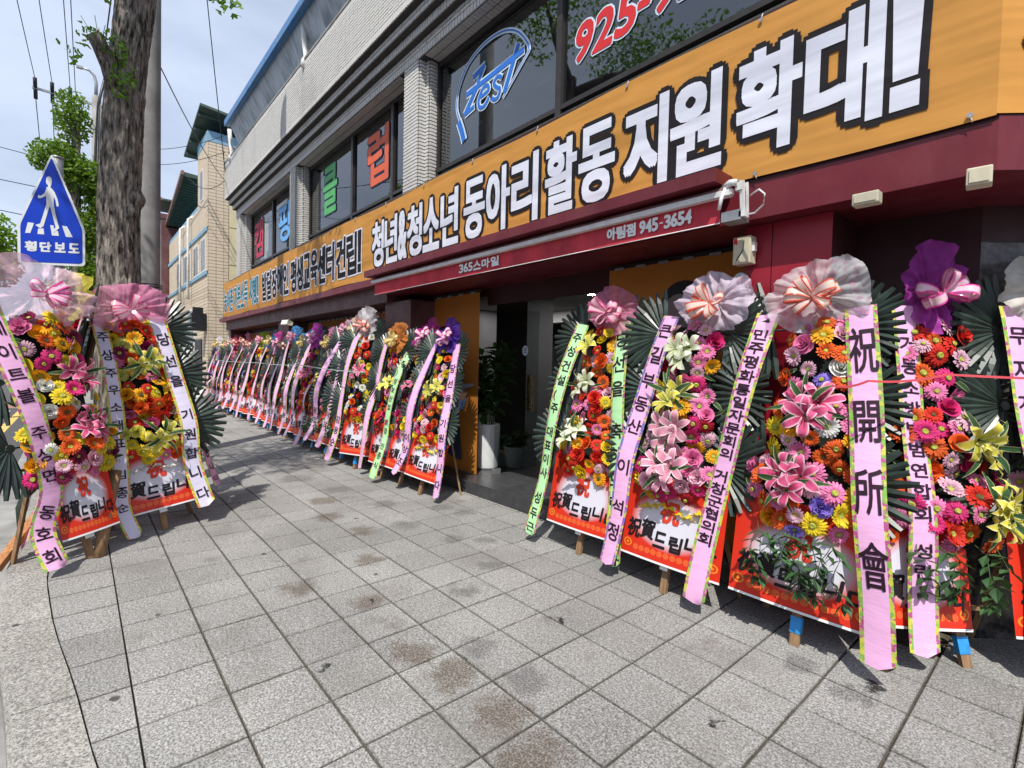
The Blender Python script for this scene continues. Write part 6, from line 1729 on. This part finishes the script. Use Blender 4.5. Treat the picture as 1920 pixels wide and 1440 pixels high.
# buildings opposite, outside the frame, reflected in the window glass
ob = empty('opposite_building', (-12, -16, 0), label='grey block across the road, seen only as a reflection in the windows', cat='building')
q = MB(); q.box(-30, 4, -24, -15, 0, 7); q.build('wall', M['grey_wall'], ob, Matrix.Translation((12, 16, 0)))

# a person in dark clothes on the far pavement
def skinned(name, verts, edges, rads, mat, parent=None, root=0):
    me = bpy.data.meshes.new(name); me.from_pydata(verts, edges, []); o = link(name, me, parent)
    me.materials.append(mat); o.modifiers.new('s', 'SKIN'); lay = me.skin_vertices[0].data
    for i, r in enumerate(rads):
        lay[i].radius = (r, r) if not isinstance(r, tuple) else r
    lay[root].use_root = True
    sd = o.modifiers.new('d', 'SUBSURF'); sd.levels = 2; sd.render_levels = 2
    return o
pr = empty('person', (-24.6, -1.62, -.13), (0, 0, .3), 'person in dark jacket and trousers walking on the far side of the road', 'person')
V_ = [(0, 0, .95), (0, 0, 1.15), (0, 0, 1.36), (0, 0, 1.48), (0, .01, 1.60), (.0, -.09, .90), (.06, -.10, .50), (-.02, -.10, .09), (.08, -.10, .04), (.0, .09, .90), (-.12, .10, .50), (-.22, .10, .10), (-.12, .10, .05),
      (0, -.19, 1.38), (-.05, -.23, 1.12), (.05, -.24, .90), (.08, -.24, .83), (0, .19, 1.38), (.06, .23, 1.12), (.14, .24, .92), (.17, .24, .85)]
E_ = [(0, 1), (1, 2), (2, 3), (3, 4), (0, 5), (5, 6), (6, 7), (7, 8), (0, 9), (9, 10), (10, 11), (11, 12), (2, 13), (13, 14), (14, 15), (15, 16), (2, 17), (17, 18), (18, 19), (19, 20)]
rd = [(.12, .15), (.11, .14), (.12, .17), .055, .085, .09, .065, .045, .04, .09, .065, .045, .04, .06, .05, .042, .035, .06, .05, .042, .035]
skinned('body', V_, E_, rd, simple('dark_clothing', (.02, .02, .026), .9), pr)
q = MB(); q.tube([(0.02, 0, 1.55), (0.02, 0, 1.60), (0.02, 0, 1.68), (0.0, 0, 1.735)], [.05, .088, .092, .05], 12); q.build('hair', simple('black_hair', (.015, .012, .012), .7), pr)

# dead stem of a green wrapped prop leaning at the kerb
r_ = empty('tree_prop', (-6.15, -.36, 0), label='dark green wrapped tree prop standing at the kerb left of the pink ribbon', cat='prop')
q = MB(); q.tube([(0, -.02, -.02), (0.0, -.03, .22), (-.01, .0, .32), (-.05, .07, .85), (-.1, .12, 1.2)], [.028, .03, .028, .028, .026], 10); q.build('shaft', M['pole_green'], r_)
q = MB(); q.tube([(0, -.03, .26), (-.05, .10, .42), (-.1, .17, .85)], [.022, .03, .04], 8); q.build('wrap', M['pole_green'], r_)
r_ = empty('wooden_prop', (-5.3, -.42, 0), label='long reddish timber prop slanting up from the left edge under the kerb wreath', cat='prop')
q = MB(); q.bar((.14, -.04, .0), (-.62, .52, .78), .06, .045); q.build('timber', M['wood_red'], r_)
r_ = empty('timber_post', (-5.18, .14, 0), label='stout round timber stump post below the pink ribboned board', cat='prop')
q = MB(); q.tube([(.14, -.02, -.01), (.06, .03, .30), (-.1, .1, .62)], [.042, .042, .04], 14); q.build('timber', M['wood'], r_)
print('objects', len(bpy.data.objects), 'tris', sum(len(p.vertices) - 2 for me in bpy.data.meshes for p in me.polygons))
